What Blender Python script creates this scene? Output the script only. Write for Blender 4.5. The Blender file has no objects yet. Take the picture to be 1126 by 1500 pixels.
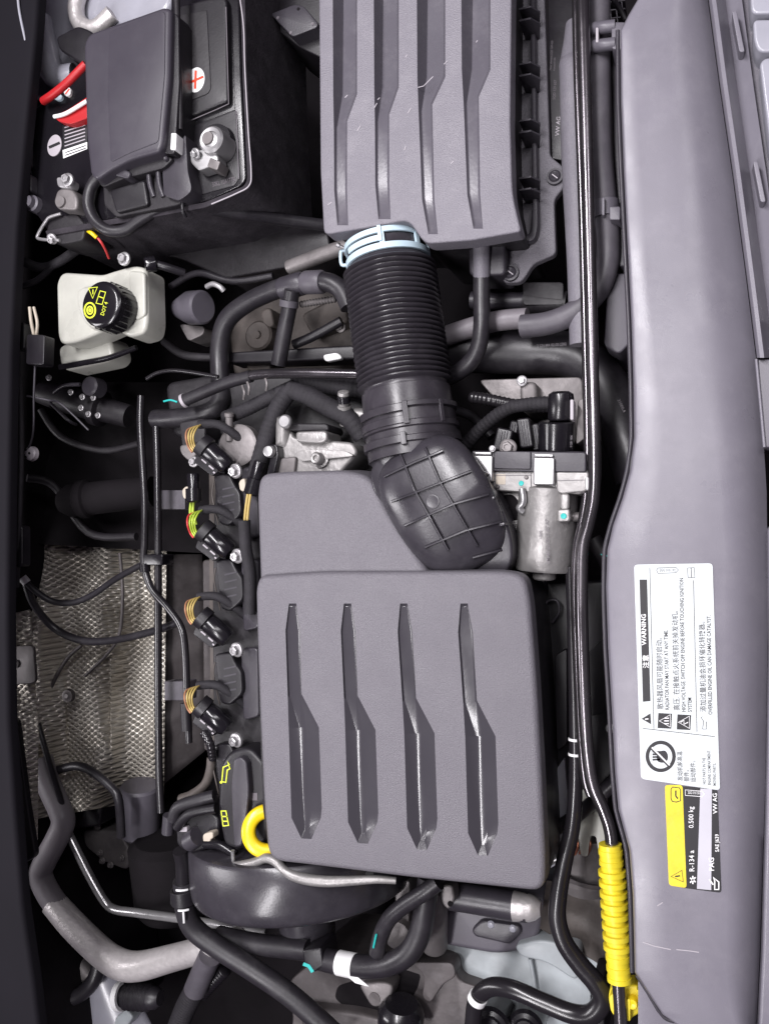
import bpy, bmesh, math, random
from mathutils import Vector, Matrix, noise
random.seed(7)
sc = bpy.context.scene
COL = sc.collection
R = math.radians
# ------------------------------------------------------------------ camera, world, lamps, exposure
FOCAL, CX, CY, DIST = 1250.0, 563.0, 750.0, 1.25
TILT, PITCH = R(20), R(-2.0)
CROT = Matrix.Rotation(TILT, 3, 'Y') @ Matrix.Rotation(-PITCH, 3, 'X')
CPOS = CROT @ Vector((0, 0, DIST))
cd = bpy.data.cameras.new('camera'); cam = bpy.data.objects.new('camera', cd); COL.objects.link(cam)
cd.sensor_fit = 'VERTICAL'; cd.sensor_height = 36; cd.sensor_width = 27; cd.lens = 36 * FOCAL / 1500
cd.clip_start = .02; cd.clip_end = 60
cam.matrix_world = Matrix.Translation(CPOS) @ CROT.to_4x4()
sc.camera = cam
wd = bpy.data.worlds.new('World'); sc.world = wd; wd.use_nodes = True
bg = wd.node_tree.nodes['Background']; bg.inputs[0].default_value = (.64, .50, .72, 1); bg.inputs[1].default_value = .10

def area(name, loc, tgt, sx, sy, power, col=(1, .97, 1)):
    l = bpy.data.lights.new(name, 'AREA'); l.shape = 'RECTANGLE'; l.size = sx; l.size_y = sy; l.energy = power; l.color = col
    o = bpy.data.objects.new(name, l); COL.objects.link(o); o.location = loc
    o.rotation_euler = (Vector(tgt) - Vector(loc)).to_track_quat('-Z', 'Y').to_euler()
    return o
area('ceiling_lamp', (-.50, 1.0, 2.6), (.05, .1, 0), .24, 2.0, 92)
area('ceiling_lamp', (-.50, -1.3, 2.6), (.05, -.2, 0), .24, 1.6, 50)
area('ceiling_lamp', (1.1, 1.1, 2.6), (.2, .2, 0), .35, 2.0, 28)
area('added_glint_light', (-2.2, -.55, 1.25), (0, -.25, 0), .45, 1.2, 26)  # low strip light added to put glints on groove facets and edges
sc.view_settings.view_transform = 'Standard'; sc.view_settings.look = 'None'
sc.view_settings.exposure = 0.04; sc.view_settings.gamma = 1
sc.cycles.use_denoising = True
sc.cycles.max_bounces = 6

# ------------------------------------------------------------------ picture point -> place in the bay
def P(x, y, z):
    d = CROT @ Vector(((x - CX) / FOCAL, -(y - CY) / FOCAL, -1))
    return CPOS + d * ((z - CPOS.z) / d.z)
FWD = CROT @ Vector((0, 0, -1))
def px(p, n):          # n picture pixels in metres at the depth of world point p
    return n * (p - CPOS).dot(FWD) / FOCAL

# ------------------------------------------------------------------ materials
MATS = {}
def mat(name, col, rough=.5, metal=0, bump=0, bscale=300, var=.0, vscale=8, coat=0, spec=.5, trans=0, emis=None, sss=0, rv=.0, dust=0, stretch=None):
    m = bpy.data.materials.new(name); m.use_nodes = True; nt = m.node_tree; N = nt.nodes; L = nt.links
    b = N['Principled BSDF']
    b.inputs['Base Color'].default_value = (*col, 1); b.inputs['Roughness'].default_value = rough; b.inputs['Metallic'].default_value = metal
    b.inputs['Specular IOR Level'].default_value = spec; b.inputs['Coat Weight'].default_value = coat; b.inputs['Coat Roughness'].default_value = .15
    b.inputs['Transmission Weight'].default_value = trans
    if sss:
        b.inputs['Subsurface Weight'].default_value = sss; b.inputs['Subsurface Radius'].default_value = (.02, .02, .018)
    g = N.new('ShaderNodeNewGeometry')
    src = g.outputs['Position']
    if stretch:
        mp = N.new('ShaderNodeMapping'); mp.inputs['Scale'].default_value = stretch; L.new(src, mp.inputs['Vector']); src = mp.outputs[0]
    colsock = None
    if var:
        n = N.new('ShaderNodeTexNoise'); n.inputs['Scale'].default_value = vscale; n.inputs['Detail'].default_value = 6; n.inputs['Roughness'].default_value = .62; L.new(src, n.inputs['Vector'])
        mx = N.new('ShaderNodeMix'); mx.data_type = 'RGBA'; mx.blend_type = 'MIX'
        mx.inputs[6].default_value = (*[c * (1 - var) for c in col], 1); mx.inputs[7].default_value = (*[min(1, c * (1 + var)) for c in col], 1)
        rp = N.new('ShaderNodeMapRange'); rp.inputs[1].default_value = .3; rp.inputs[2].default_value = .7; L.new(n.outputs[0], rp.inputs[0]); L.new(rp.outputs[0], mx.inputs[0])
        colsock = mx.outputs[2]
    if dust:   # pale settled dust and scuffs
        n3 = N.new('ShaderNodeTexNoise'); n3.inputs['Scale'].default_value = 22; n3.inputs['Detail'].default_value = 9; n3.inputs['Roughness'].default_value = .75; L.new(src, n3.inputs['Vector'])
        r3 = N.new('ShaderNodeMapRange'); r3.inputs[1].default_value = .5; r3.inputs[2].default_value = .8; r3.inputs[4].default_value = dust; L.new(n3.outputs[0], r3.inputs[0])
        m3 = N.new('ShaderNodeMix'); m3.data_type = 'RGBA'; m3.inputs[6].default_value = (*col, 1); m3.inputs[7].default_value = (.42, .40, .42, 1)
        if colsock: L.new(colsock, m3.inputs[6])
        L.new(r3.outputs[0], m3.inputs[0]); colsock = m3.outputs[2]
        sp = N.new('ShaderNodeTexVoronoi'); sp.inputs['Scale'].default_value = 150; L.new(src, sp.inputs['Vector'])
        r4 = N.new('ShaderNodeMapRange'); r4.inputs[1].default_value = .07; r4.inputs[2].default_value = .04; r4.inputs[3].default_value = 0; r4.inputs[4].default_value = min(1, dust * 1.3); L.new(sp.outputs['Distance'], r4.inputs[0])
        n5 = N.new('ShaderNodeTexNoise'); n5.inputs['Scale'].default_value = 30; L.new(src, n5.inputs['Vector'])
        r5 = N.new('ShaderNodeMapRange'); r5.inputs[1].default_value = .55; r5.inputs[2].default_value = .65; L.new(n5.outputs[0], r5.inputs[0])
        ml = N.new('ShaderNodeMath'); ml.operation = 'MULTIPLY'; L.new(r4.outputs[0], ml.inputs[0]); L.new(r5.outputs[0], ml.inputs[1])
        m4 = N.new('ShaderNodeMix'); m4.data_type = 'RGBA'; L.new(colsock, m4.inputs[6]); m4.inputs[7].default_value = (.5, .48, .48, 1); L.new(ml.outputs[0], m4.inputs[0]); colsock = m4.outputs[2]
    if colsock: L.new(colsock, b.inputs['Base Color'])
    if rv:
        n2 = N.new('ShaderNodeTexNoise'); n2.inputs['Scale'].default_value = 14; n2.inputs['Detail'].default_value = 8; L.new(src, n2.inputs['Vector'])
        r2 = N.new('ShaderNodeMapRange'); r2.inputs[1].default_value = .3; r2.inputs[2].default_value = .7; r2.inputs[3].default_value = max(.03, rough - rv); r2.inputs[4].default_value = min(1, rough + rv)
        L.new(n2.outputs[0], r2.inputs[0]); L.new(r2.outputs[0], b.inputs['Roughness'])
    if bump:
        n = N.new('ShaderNodeTexNoise'); n.inputs['Scale'].default_value = bscale; n.inputs['Detail'].default_value = 4; L.new(src, n.inputs['Vector'])
        bp = N.new('ShaderNodeBump'); bp.inputs['Strength'].default_value = bump; bp.inputs['Distance'].default_value = .002
        L.new(n.outputs[0], bp.inputs['Height']); L.new(bp.outputs[0], b.inputs['Normal'])
    if emis:
        b.inputs['Emission Color'].default_value = (*emis, 1); b.inputs['Emission Strength'].default_value = 1
    MATS[name] = m
    return m
M = {}
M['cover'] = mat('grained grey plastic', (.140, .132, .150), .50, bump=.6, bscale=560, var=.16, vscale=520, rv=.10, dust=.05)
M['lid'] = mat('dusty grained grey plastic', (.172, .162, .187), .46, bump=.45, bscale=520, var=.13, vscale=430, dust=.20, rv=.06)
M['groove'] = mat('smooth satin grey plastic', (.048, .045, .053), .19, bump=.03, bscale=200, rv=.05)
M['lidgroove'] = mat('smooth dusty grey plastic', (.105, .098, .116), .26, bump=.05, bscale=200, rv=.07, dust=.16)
M['panel'] = mat('scuffed panel plastic', (.180, .170, .200), .34, bump=.10, bscale=700, var=.05, vscale=18, rv=.09, dust=.13)
M['trim'] = mat('trim plastic', (.11, .102, .122), .42, bump=.08, bscale=500, var=.05, dust=.08)
M['paint'] = mat('pale grey painted steel', (.32, .32, .365), .32, var=.12, vscale=12, rv=.1, coat=.3, dust=.15)
M['paintw'] = mat('white painted steel', (.34, .37, .385), .4, var=.3, vscale=9, rv=.1, dust=.2, bump=.06, bscale=60)
M['black'] = mat('black plastic', (.011, .0095, .0125), .42, bump=.10, bscale=400, var=.25, vscale=40, rv=.12)
M['blackg'] = mat('glossy black plastic', (.009, .008, .0105), .22, bump=.03, bscale=200, rv=.08, coat=.15)
M['dark'] = mat('dusty dark plastic', (.013, .011, .014), .55, bump=.15, bscale=200, var=.3, vscale=20, rv=.12, dust=.06)
M['dgrey'] = mat('charcoal plastic', (.042, .038, .047), .40, bump=.12, bscale=400, var=.15, vscale=30, rv=.1)
M['rubber'] = mat('black rubber', (.019, .017, .021), .42, bump=.10, bscale=250, var=.2, vscale=30, rv=.12, dust=.07)
M['bellow'] = mat('sheeny black rubber', (.036, .032, .039), .32, bump=.06, bscale=250, var=.2, vscale=30, rv=.08, dust=.06)
M['elbow'] = mat('sheeny charcoal plastic', (.034, .031, .038), .30, bump=.06, bscale=300, var=.15, vscale=30, rv=.08, dust=.05)
M['rubberg'] = mat('grey dusty rubber', (.085, .078, .092), .5, bump=.12, bscale=250, var=.15, vscale=30, rv=.1, dust=.12)
M['tape'] = mat('black cloth tape', (.016, .014, .018), .75, bump=.5, bscale=500, var=.3, vscale=60)
M['felt'] = mat('black felt sleeve', (.034, .030, .036), .92, bump=.5, bscale=240, var=.3, vscale=35, dust=.07, spec=.2)
M['alu'] = mat('cast aluminium', (.30, .29, .285), .45, metal=.5, bump=.4, bscale=120, var=.16, vscale=30, rv=.14)
M['alud'] = mat('dull cast metal', (.20, .185, .185), .55, metal=.5, bump=.4, bscale=90, var=.25, vscale=20, rv=.14)
M['cast'] = mat('tan cast housing', (.080, .068, .062), .6, metal=.2, bump=.4, bscale=80, var=.3, vscale=20, rv=.14)
M['brownm'] = mat('brown grey bracket steel', (.085, .075, .076), .5, metal=.3, bump=.25, bscale=60, var=.3, vscale=12, rv=.15, dust=.12)
M['steel'] = mat('bright steel', (.40, .395, .40), .35, metal=.7, bump=.08, bscale=100, var=.1, rv=.12)
M['zinc'] = mat('zinc bolt', (.42, .41, .42), .42, metal=.6, bump=.15, bscale=200, var=.15, vscale=60, rv=.12)
M['chrome'] = mat('dark polished pipe', (.16, .148, .16), .22, metal=.9, var=.15, rv=.1, bump=.04, bscale=60)
M['pipeb'] = mat('black lacquered pipe', (.014, .0125, .015), .28, coat=.2, rv=.1, bump=.05, bscale=70)
M['foil'] = mat('crinkled foil wrap', (.62, .59, .585), .42, metal=.5, bump=.5, bscale=110, var=.08, vscale=90, rv=.15)
M['greyhose'] = mat('grey sleeve', (.17, .155, .17), .5, bump=.2, bscale=160, var=.15, rv=.1)
M['yellow'] = mat('yellow plastic', (.72, .58, .025), .42, bump=.08, bscale=200, var=.12, vscale=40, rv=.1, dust=.08)
M['orange'] = mat('amber yellow plastic', (.84, .60, .012), .3, bump=.04, bscale=200, rv=.05)
M['blue'] = mat('pale blue plastic', (.52, .66, .74), .45, bump=.06, bscale=150, var=.05)
M['milk'] = mat('milky plastic', (.50, .50, .45), .3, var=.10, vscale=14, sss=.25, bump=.05, bscale=40, rv=.06)
M['white'] = mat('white paper', (.62, .66, .665), .42, var=.06, vscale=26, rv=.08, dust=.08)
M['ink'] = mat('black ink', (.012, .011, .014), .5)
M['greyink'] = mat('grey ink', (.045, .045, .05), .5)
M['paleink'] = mat('pale grey ink', (.42, .39, .42), .5)
M['dimink'] = mat('dim grey ink', (.13, .115, .13), .5)
M['ywink'] = mat('yellow green ink', (.62, .70, .04), .5)
M['whink'] = mat('white ink', (.82, .82, .82), .5)
M['silverink'] = mat('silver foil print', (.50, .49, .54), .35, var=.1)
M['redink'] = mat('red ink', (.75, .06, .02), .5)
M['red'] = mat('red plastic', (.42, .014, .018), .4, rv=.08)
M['copper'] = mat('copper', (.75, .3, .18), .35, metal=1)
M['wirey'] = mat('yellow wire', (.50, .37, .12), .5)
M['wireo'] = mat('orange wire', (.40, .19, .10), .5)
M['wireg'] = mat('green yellow wire', (.42, .55, .06), .4)
M['wirew'] = mat('pale wire', (.5, .44, .36), .45)
M['wirer'] = mat('red wire', (.6, .05, .05), .4)
M['teal'] = mat('teal paint', (.02, .45, .42), .5)
M['floor'] = mat('dirty black with deep shade', (.007, .0055, .007), .85, bump=.3, bscale=30, var=.4, vscale=8, spec=.2)  # undertray black, base lowered to carry the shade of deep recesses too
M['hoodm'] = mat('dark hood lining', (.006, .005, .008), .8, bump=.05, bscale=200, var=.1, spec=.2)
M['fuselid'] = mat('smooth matt grey plastic', (.046, .041, .053), .42, bump=.05, bscale=700, var=.06, rv=.06, dust=.03)

def shield_material():
    m = bpy.data.materials.new('dimpled heat shield foil'); m.use_nodes = True; nt = m.node_tree; N = nt.nodes; L = nt.links
    b = N['Principled BSDF']; b.inputs['Metallic'].default_value = .5; b.inputs['Roughness'].default_value = .38
    tc = N.new('ShaderNodeNewGeometry'); mp = N.new('ShaderNodeMapping'); mp.inputs['Rotation'].default_value = (0, 0, R(40)); mp.inputs['Scale'].default_value = (88, 122, 1); L.new(tc.outputs['Position'], mp.inputs[0])
    w1 = N.new('ShaderNodeTexWave'); w1.bands_direction = 'X'; w1.inputs['Scale'].default_value = .31; w2 = N.new('ShaderNodeTexWave'); w2.bands_direction = 'Y'; w2.inputs['Scale'].default_value = .31
    L.new(mp.outputs[0], w1.inputs[0]); L.new(mp.outputs[0], w2.inputs[0])
    ml = N.new('ShaderNodeMath'); ml.operation = 'MULTIPLY'; L.new(w1.outputs[1], ml.inputs[0]); L.new(w2.outputs[1], ml.inputs[1])
    bp = N.new('ShaderNodeBump'); bp.inputs['Strength'].default_value = 1; bp.inputs['Distance'].default_value = .006; L.new(ml.outputs[0], bp.inputs['Height']); L.new(bp.outputs[0], b.inputs['Normal'])
    n = N.new('ShaderNodeTexNoise'); n.inputs['Scale'].default_value = 9; n.inputs['Detail'].default_value = 7; L.new(tc.outputs['Position'], n.inputs[0])
    cr = N.new('ShaderNodeValToRGB'); cr.color_ramp.elements[0].position = .35; cr.color_ramp.elements[0].color = (.42, .385, .33, 1); cr.color_ramp.elements[1].position = .7; cr.color_ramp.elements[1].color = (.86, .82, .73, 1)
    L.new(n.outputs[0], cr.inputs[0]); L.new(cr.outputs[0], b.inputs['Base Color'])
    return m
M['shield'] = shield_material()

# ------------------------------------------------------------------ builders
WLOC = {}
def link(o, parent, loc):
    COL.objects.link(o)
    if parent is not None:
        o.parent = parent; o.location = Vector(loc) - WLOC[parent.name]
    else:
        o.location = loc
    WLOC[o.name] = Vector(loc)
    return o
def tag(o, label, cat, group=None, kind=None):
    o['label'] = label; o['category'] = cat
    if group: o['group'] = group
    if kind: o['kind'] = kind
    return o
def T(name, label, cat, at, group=None):
    o = bpy.data.objects.new(name, None); o.empty_display_size = .02
    link(o, None, P(*at)); return tag(o, label, cat, group)
def S(o):
    o['kind'] = 'structure'; return o
def mk(name, vs, fs, m, parent=None, ang=38, bev=0):
    vs = [Vector(v) for v in vs]
    lo = Vector([min(v[i] for v in vs) for i in range(3)]); hi = Vector([max(v[i] for v in vs) for i in range(3)]); c = (lo + hi) / 2
    me = bpy.data.meshes.new(name); me.from_pydata([v - c for v in vs], [], fs); me.validate()
    bm = bmesh.new(); bm.from_mesh(me); bmesh.ops.recalc_face_normals(bm, faces=bm.faces); bm.to_mesh(me); bm.free()
    me.materials.append(M[m]); me.polygons.foreach_set('use_smooth', [True] * len(me.polygons)); me.set_sharp_from_angle(angle=R(ang))
    o = bpy.data.objects.new(name, me); link(o, parent, c)
    if bev:
        b = o.modifiers.new('edge', 'BEVEL'); b.width = bev; b.segments = 2; b.limit_method = 'ANGLE'; b.angle_limit = R(35)
    return o
def rnd(pts, c=6, n=5):
    out = []; k = len(pts)
    for i in range(k):
        p = Vector(pts[i][:2]); a = Vector(pts[i - 1][:2]); b = Vector(pts[(i + 1) % k][:2])
        r = pts[i][2] if len(pts[i]) > 2 else c
        la, lb = (a - p).length, (b - p).length
        r = min(r, .48 * la, .48 * lb)
        if r < .3: out.append(p); continue
        p0 = p + (a - p) * (r / la); p1 = p + (b - p) * (r / lb)
        for j in range(n + 1):
            t = j / n; out.append(p0 * (1 - t) ** 2 + p * 2 * t * (1 - t) + p1 * t * t)
    return out
def inset(loop, d):
    k = len(loop); out = []
    ar = sum(loop[i].x * loop[(i + 1) % k].y - loop[(i + 1) % k].x * loop[i].y for i in range(k)); s = 1 if ar > 0 else -1
    for i in range(k):
        a, p, b = loop[i - 1], loop[i], loop[(i + 1) % k]
        e1 = (p - a).to_2d(); e2 = (b - p).to_2d()
        e1 = e1.normalized() if e1.length > 1e-9 else e2.normalized(); e2 = e2.normalized() if e2.length > 1e-9 else e1
        n1 = Vector((-e1.y, e1.x)); n2 = Vector((-e2.y, e2.x)); n = n1 + n2
        n = n.normalized() if n.length > 1e-6 else n1
        q = min(1.6, 1 / max(.4, n.dot(n1)))
        out.append(Vector((p.x + n.x * d * s * q, p.y + n.y * d * s * q, p.z)))
    return out
def slab(name, pts, zt, zb, m, parent=None, c=6, e=.004, out=0, holes=None, n=4, ang=38):
    zf = zt if callable(zt) else (lambda x, y: zt)
    pts = [q if (len(q) > 2 and q[2] == 0) else (q[0], q[1], max(q[2] if len(q) > 2 else c, min(e * 1500, 26))) for q in pts]
    loop = [P(q.x, q.y, zf(q.x, q.y)) for q in rnd(pts, c)]
    zmin = min(v.z for v in loop); hgt = zmin - zb; e = min(e, hgt * .45)
    k = len(loop); rings = []
    def bad(d):
        q = inset(loop, d)
        return any((q[(i + 1) % k] - q[i]).dot(loop[(i + 1) % k] - loop[i]) < 0 for i in range(k))
    while e > .0006 and bad(e): e *= .75
    rings.append([Vector((v.x, v.y, zb)) for v in inset(loop, -out)])
    for j in range(n + 1):
        a = math.pi / 2 * j / n
        rings.append([Vector((v.x, v.y, v.z - e + e * math.sin(a))) for v in inset(loop, e * (1 - math.cos(a)))])
    vs = [v for r in rings for v in r]; fs = []
    for r in range(len(rings) - 1):
        for i in range(k):
            j = (i + 1) % k; fs.append((r * k + i, r * k + j, (r + 1) * k + j, (r + 1) * k + i))
    fs.append(tuple(range(k))[::-1])
    top = (len(rings) - 1) * k
    if not holes:
        fs.append(tuple(range(top, top + k)))
        return mk(name, vs, fs, m, parent, ang)
    bm = bmesh.new(); ed = []
    idx = {}
    def addloop(ids):
        bv = []
        for i in ids:
            v = bm.verts.new(vs[i]); idx[v] = i; bv.append(v)
        for i in range(len(bv)): ed.append(bm.edges.new((bv[i], bv[(i + 1) % len(bv)])))
    addloop(range(top, top + k))
    for h in holes:
        s = len(vs); vs += [P(q[0], q[1], zf(q[0], q[1])) for q in h]; addloop(range(s, len(vs)))
    bmesh.ops.triangle_fill(bm, edges=ed, use_beauty=True, use_dissolve=False)
    for f in bm.faces: fs.append(tuple(idx[v] for v in f.verts))
    bm.free()
    return mk(name, vs, fs, m, parent, ang)
def well(name, outline, floor, zt, m, parent, quads, bev=.0010):
    zf = zt if callable(zt) else (lambda x, y: zt)
    k = len(outline)
    vs = [P(q[0], q[1], zf(q[0], q[1])) for q in outline] + [P(*q) for q in floor]
    fs = [(i, (i + 1) % k, k + (i + 1) % k, k + i) for i in range(k)]
    fs += [tuple(k + i for i in q) for q in quads]
    o = mk(name, vs, fs, m, parent, 25, bev)
    # faces of an open well must look up
    me = o.data
    if sum(p.normal.z for p in me.polygons) < 0: me.flip_normals()
    return o
def crom(pts, sub):
    out = []; k = len(pts)
    for i in range(k - 1):
        p0 = pts[max(0, i - 1)]; p1 = pts[i]; p2 = pts[i + 1]; p3 = pts[min(k - 1, i + 2)]
        for j in range(sub):
            t = j / sub
            out.append(.5 * ((2 * p1) + (p2 - p0) * t + (2 * p0 - 5 * p1 + 4 * p2 - p3) * t * t + (3 * p1 - p0 - 3 * p2 + p3) * t ** 3))
    out.append(pts[-1]); return out
def sweep(name, c, rad, m, parent=None, n=16, cap=True, ang=50):
    vs = []; fs = []; k = len(c)
    t = (c[1] - c[0]).normalized(); u = t.orthogonal().normalized()
    for i in range(k):
        tn = (c[min(i + 1, k - 1)] - c[max(i - 1, 0)]).normalized()
        q = t.rotation_difference(tn); u = (q @ u); u = (u - tn * u.dot(tn)).normalized(); t = tn; w = t.cross(u)
        for j in range(n):
            a = 2 * math.pi * j / n; vs.append(c[i] + (u * math.cos(a) + w * math.sin(a)) * rad[i])
    for i in range(k - 1):
        for j in range(n):
            j2 = (j + 1) % n; fs.append((i * n + j, i * n + j2, (i + 1) * n + j2, (i + 1) * n + j))
    if cap: fs.append(tuple(range(n))[::-1]); fs.append(tuple(range((k - 1) * n, k * n)))
    return mk(name, vs, fs, m, parent, ang)
def tube(name, pts, r, m, parent=None, sub=6, n=16, rib=0, ribn=0, cap=True):
    w = [P(*p[:3]) for p in pts]
    rs = [px(w[i], (pts[i][3] if len(pts[i]) > 3 else r)) for i in range(len(w))]
    cc = crom([Vector((*v, q)) for v, q in zip(w, rs)], sub)
    c = [v.to_3d() for v in cc]; rad = [v[3] for v in cc]
    if rib:
        L = [0]
        for i in range(1, len(c)): L.append(L[-1] + (c[i] - c[i - 1]).length)
        ns = ribn * 4; c2 = []; r2 = []
        for s in range(ns + 1):
            d = L[-1] * s / ns; i = 0
            while i < len(L) - 2 and L[i + 1] < d: i += 1
            t = (d - L[i]) / max(1e-9, L[i + 1] - L[i]); c2.append(c[i].lerp(c[i + 1], t)); r2.append((rad[i] * (1 - t) + rad[i + 1] * t) * (1 + rib * (.0, 1, 1, 0)[s % 4]))
        c, rad = c2, r2
    return sweep(name, c, rad, m, parent, n, cap)
def lathe(name, a, b, prof, m, parent=None, n=40, a0=0, a1=360, ang=35, cap=True):
    A, B = P(*a), P(*b); ax = B - A; L = ax.length; d = ax.normalized()
    toc = (CPOS - A); u = (toc - d * toc.dot(d)).normalized() if abs(d.dot(toc.normalized())) < .999 else d.orthogonal().normalized()
    w = d.cross(u); k = px(A, 1); full = abs(a1 - a0) >= 360
    nn = n if full else n + 1; vs = []; fs = []
    for t, r in prof:
        for j in range(nn):
            an = R(a0 + (a1 - a0) * j / n); vs.append(A + d * (L * t) + (u * math.cos(an) + w * math.sin(an)) * (r * k))
    for i in range(len(prof) - 1):
        for j in range(n):
            j2 = (j + 1) % nn; fs.append((i * nn + j, i * nn + j2, (i + 1) * nn + j2, (i + 1) * nn + j))
    if full and cap:
        if prof[0][1] > .01: fs.append(tuple(range(nn))[::-1])
        if prof[-1][1] > .01: fs.append(tuple(range((len(prof) - 1) * nn, len(prof) * nn)))
    o = mk(name, vs, fs, m, parent, ang)
    return o
def band(name, a, b, t0, t1, r0, r1, m, parent, a0=0, a1=360, n=40):
    A, B = P(*a), P(*b); ax = B - A; d = ax.normalized(); toc = CPOS - A; u = (toc - d * toc.dot(d)).normalized(); w = d.cross(u); k = px(A, 1)
    full = abs(a1 - a0) >= 360; nn = n if full else n + 1; vs = []; fs = []
    for t, r in ((t0, r0), (t0, r1), (t1, r1), (t1, r0)):
        for j in range(nn):
            an = -R(a0 + (a1 - a0) * j / n); vs.append(A + ax * t + (u * math.cos(an) + w * math.sin(an)) * r * k)
    for i in range(4):
        for j in range(n):
            j2 = (j + 1) % nn; i2 = (i + 1) % 4; fs.append((i * nn + j, i * nn + j2, i2 * nn + j2, i2 * nn + j))
    if not full:
        fs.append((0, nn, 2 * nn, 3 * nn)); fs.append((nn - 1, 2 * nn - 1, 3 * nn - 1, 4 * nn - 1))
    return mk(name, vs, fs, m, parent, 35, .0006)
def disc_cyl(name, x, y, zt, zb, r, m, parent=None, e=.0015, out=0, ry=None, rot=0, n=36):
    ry = ry or r; pts = []
    for i in range(n):
        a = 2 * math.pi * i / n; X, Y = r * math.cos(a), ry * math.sin(a); pts.append((x + X * math.cos(rot) - Y * math.sin(rot), y + X * math.sin(rot) + Y * math.cos(rot), 0))
    return slab(name, pts, zt, zb, m, parent, c=0, e=e, out=out)
def vcyl(name, x, y, zt, prof, m, parent=None, n=32, ang=35):
    """upright turned shape: prof = [(dz metres from zt, r px)]"""
    A = P(x, y, zt); k = px(A, 1); vs = []; fs = []
    for dz, r in prof:
        for j in range(n):
            a = 2 * math.pi * j / n; vs.append(A + Vector((math.cos(a) * r * k, math.sin(a) * r * k, dz)))
    for i in range(len(prof) - 1):
        for j in range(n):
            j2 = (j + 1) % n; fs.append((i * n + j, i * n + j2, (i + 1) * n + j2, (i + 1) * n + j))
    if prof[0][1] > .01: fs.append(tuple(range(n)))
    if prof[-1][1] > .01: fs.append(tuple(range((len(prof) - 1) * n, len(prof) * n)))
    return mk(name, vs, fs, m, parent, ang)
def rect(x, y, w, h, deg=0):
    a = R(deg); o = []
    for X, Y in ((-w / 2, -h / 2), (w / 2, -h / 2), (w / 2, h / 2), (-w / 2, h / 2)): o.append((x + X * math.cos(a) - Y * math.sin(a), y + X * math.sin(a) + Y * math.cos(a)))
    return o
def box(name, x, y, w, h, zt, zb, m, parent=None, deg=0, c=2, e=.0015, out=0):
    return slab(name, rect(x, y, w, h, deg), zt, zb, m, parent, c=c, e=e, out=out)
def bolt(x, y, z, r, parent, m='zinc', name='bolt', tilt=(0, 0)):
    """flanged hexagon head, one mesh"""
    A = P(x, y, z); k = px(A, 1) * r; q = Matrix.Rotation(R(tilt[0]), 3, 'X') @ Matrix.Rotation(R(tilt[1]), 3, 'Y')
    vs = []; fs = []
    def ring(rad, h, n, ph=0):
        s = len(vs)
        for j in range(n): a = 2 * math.pi * j / n + ph; vs.append(A + q @ Vector((math.cos(a) * rad * k, math.sin(a) * rad * k, h * k)))
        return s
    def join(a, b, n):
        for j in range(n): fs.append((a + j, a + (j + 1) % n, b + (j + 1) % n, b + j))
    f = [ring(1, -.9, 24), ring(1, -.55, 24), ring(.92, -.48, 24), ring(.72, -.42, 24)]
    for i in range(3): join(f[i], f[i + 1], 24)
    fs.append(tuple(range(f[3], f[3] + 24)))
    h = [ring(.68, -.44, 6, .3), ring(.68, .1, 6, .3), ring(.56, .2, 6, .3), ring(.34, .2, 6, .3), ring(.30, .05, 6, .3)]
    for i in range(4): join(h[i], h[i + 1], 6)
    fs.append(tuple(range(h[4], h[4] + 6)))
    return mk(name, vs, fs, m, parent, 25)
def text(s, x, y, z, size, deg, m, parent, name='lettering', align='LEFT', bold=0, sx=1, nrm=None):
    """size = cap height in pixels, deg = reading direction in the picture (90 reads upwards)"""
    cu = bpy.data.curves.new('t', 'FONT'); cu.body = s; cu.size = 1; cu.align_x = align; cu.align_y = 'CENTER'; cu.resolution_u = 2; cu.offset = max(bold, .004)
    o = bpy.data.objects.new('t', cu); COL.objects.link(o); dg = bpy.context.evaluated_depsgraph_get(); dg.update()
    me = bpy.data.meshes.new_from_object(o.evaluated_get(dg)); COL.objects.unlink(o); bpy.data.objects.remove(o); bpy.data.curves.remove(cu)
    A = P(x, y, z); ex = (P(x + math.cos(R(deg)), y - math.sin(R(deg)), z) - A) * (size / .7 * sx); ey = (P(x + math.cos(R(deg + 90)), y - math.sin(R(deg + 90)), z) - A) * (size / .7)
    vs = [A + ex * v.co.x + ey * v.co.y for v in me.vertices]; fs = [tuple(p.vertices) for p in me.polygons]; bpy.data.meshes.remove(me)
    if not fs: return None
    return mk(name, vs, fs, m, parent)
def flat(name, pts, z, m, parent, c=0):
    """thin printed or pasted piece, 0.3 mm thick"""
    return slab(name, pts, z, z - .0006, m, parent, c=c, e=.0001, n=1)
def line(name, pts, z, w, m, parent, closed=False):
    """printed stroke on a level surface"""
    q = [Vector(p) for p in pts]; k = len(q); L = []; Rr = []
    for i in range(k):
        a = q[i - 1] if (i or closed) else q[0]; b = q[(i + 1) % k] if (i < k - 1 or closed) else q[-1]
        d1 = (q[i] - a); d2 = (b - q[i]); d = (d1.normalized() if d1.length else Vector((0, 0))) + (d2.normalized() if d2.length else Vector((0, 0)))
        d = d.normalized(); nn = Vector((-d.y, d.x)) * (w / 2); L.append(q[i] + nn); Rr.append(q[i] - nn)
    vs = [P(v.x, v.y, z) for v in L] + [P(v.x, v.y, z) for v in Rr]; fs = []
    for i in range(k if closed else k - 1):
        j = (i + 1) % k; fs.append((i, j, k + j, k + i))
    return mk(name, vs, fs, m, parent)
def one(o, label, cat, group=None): return tag(o, label, cat, group)
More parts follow.
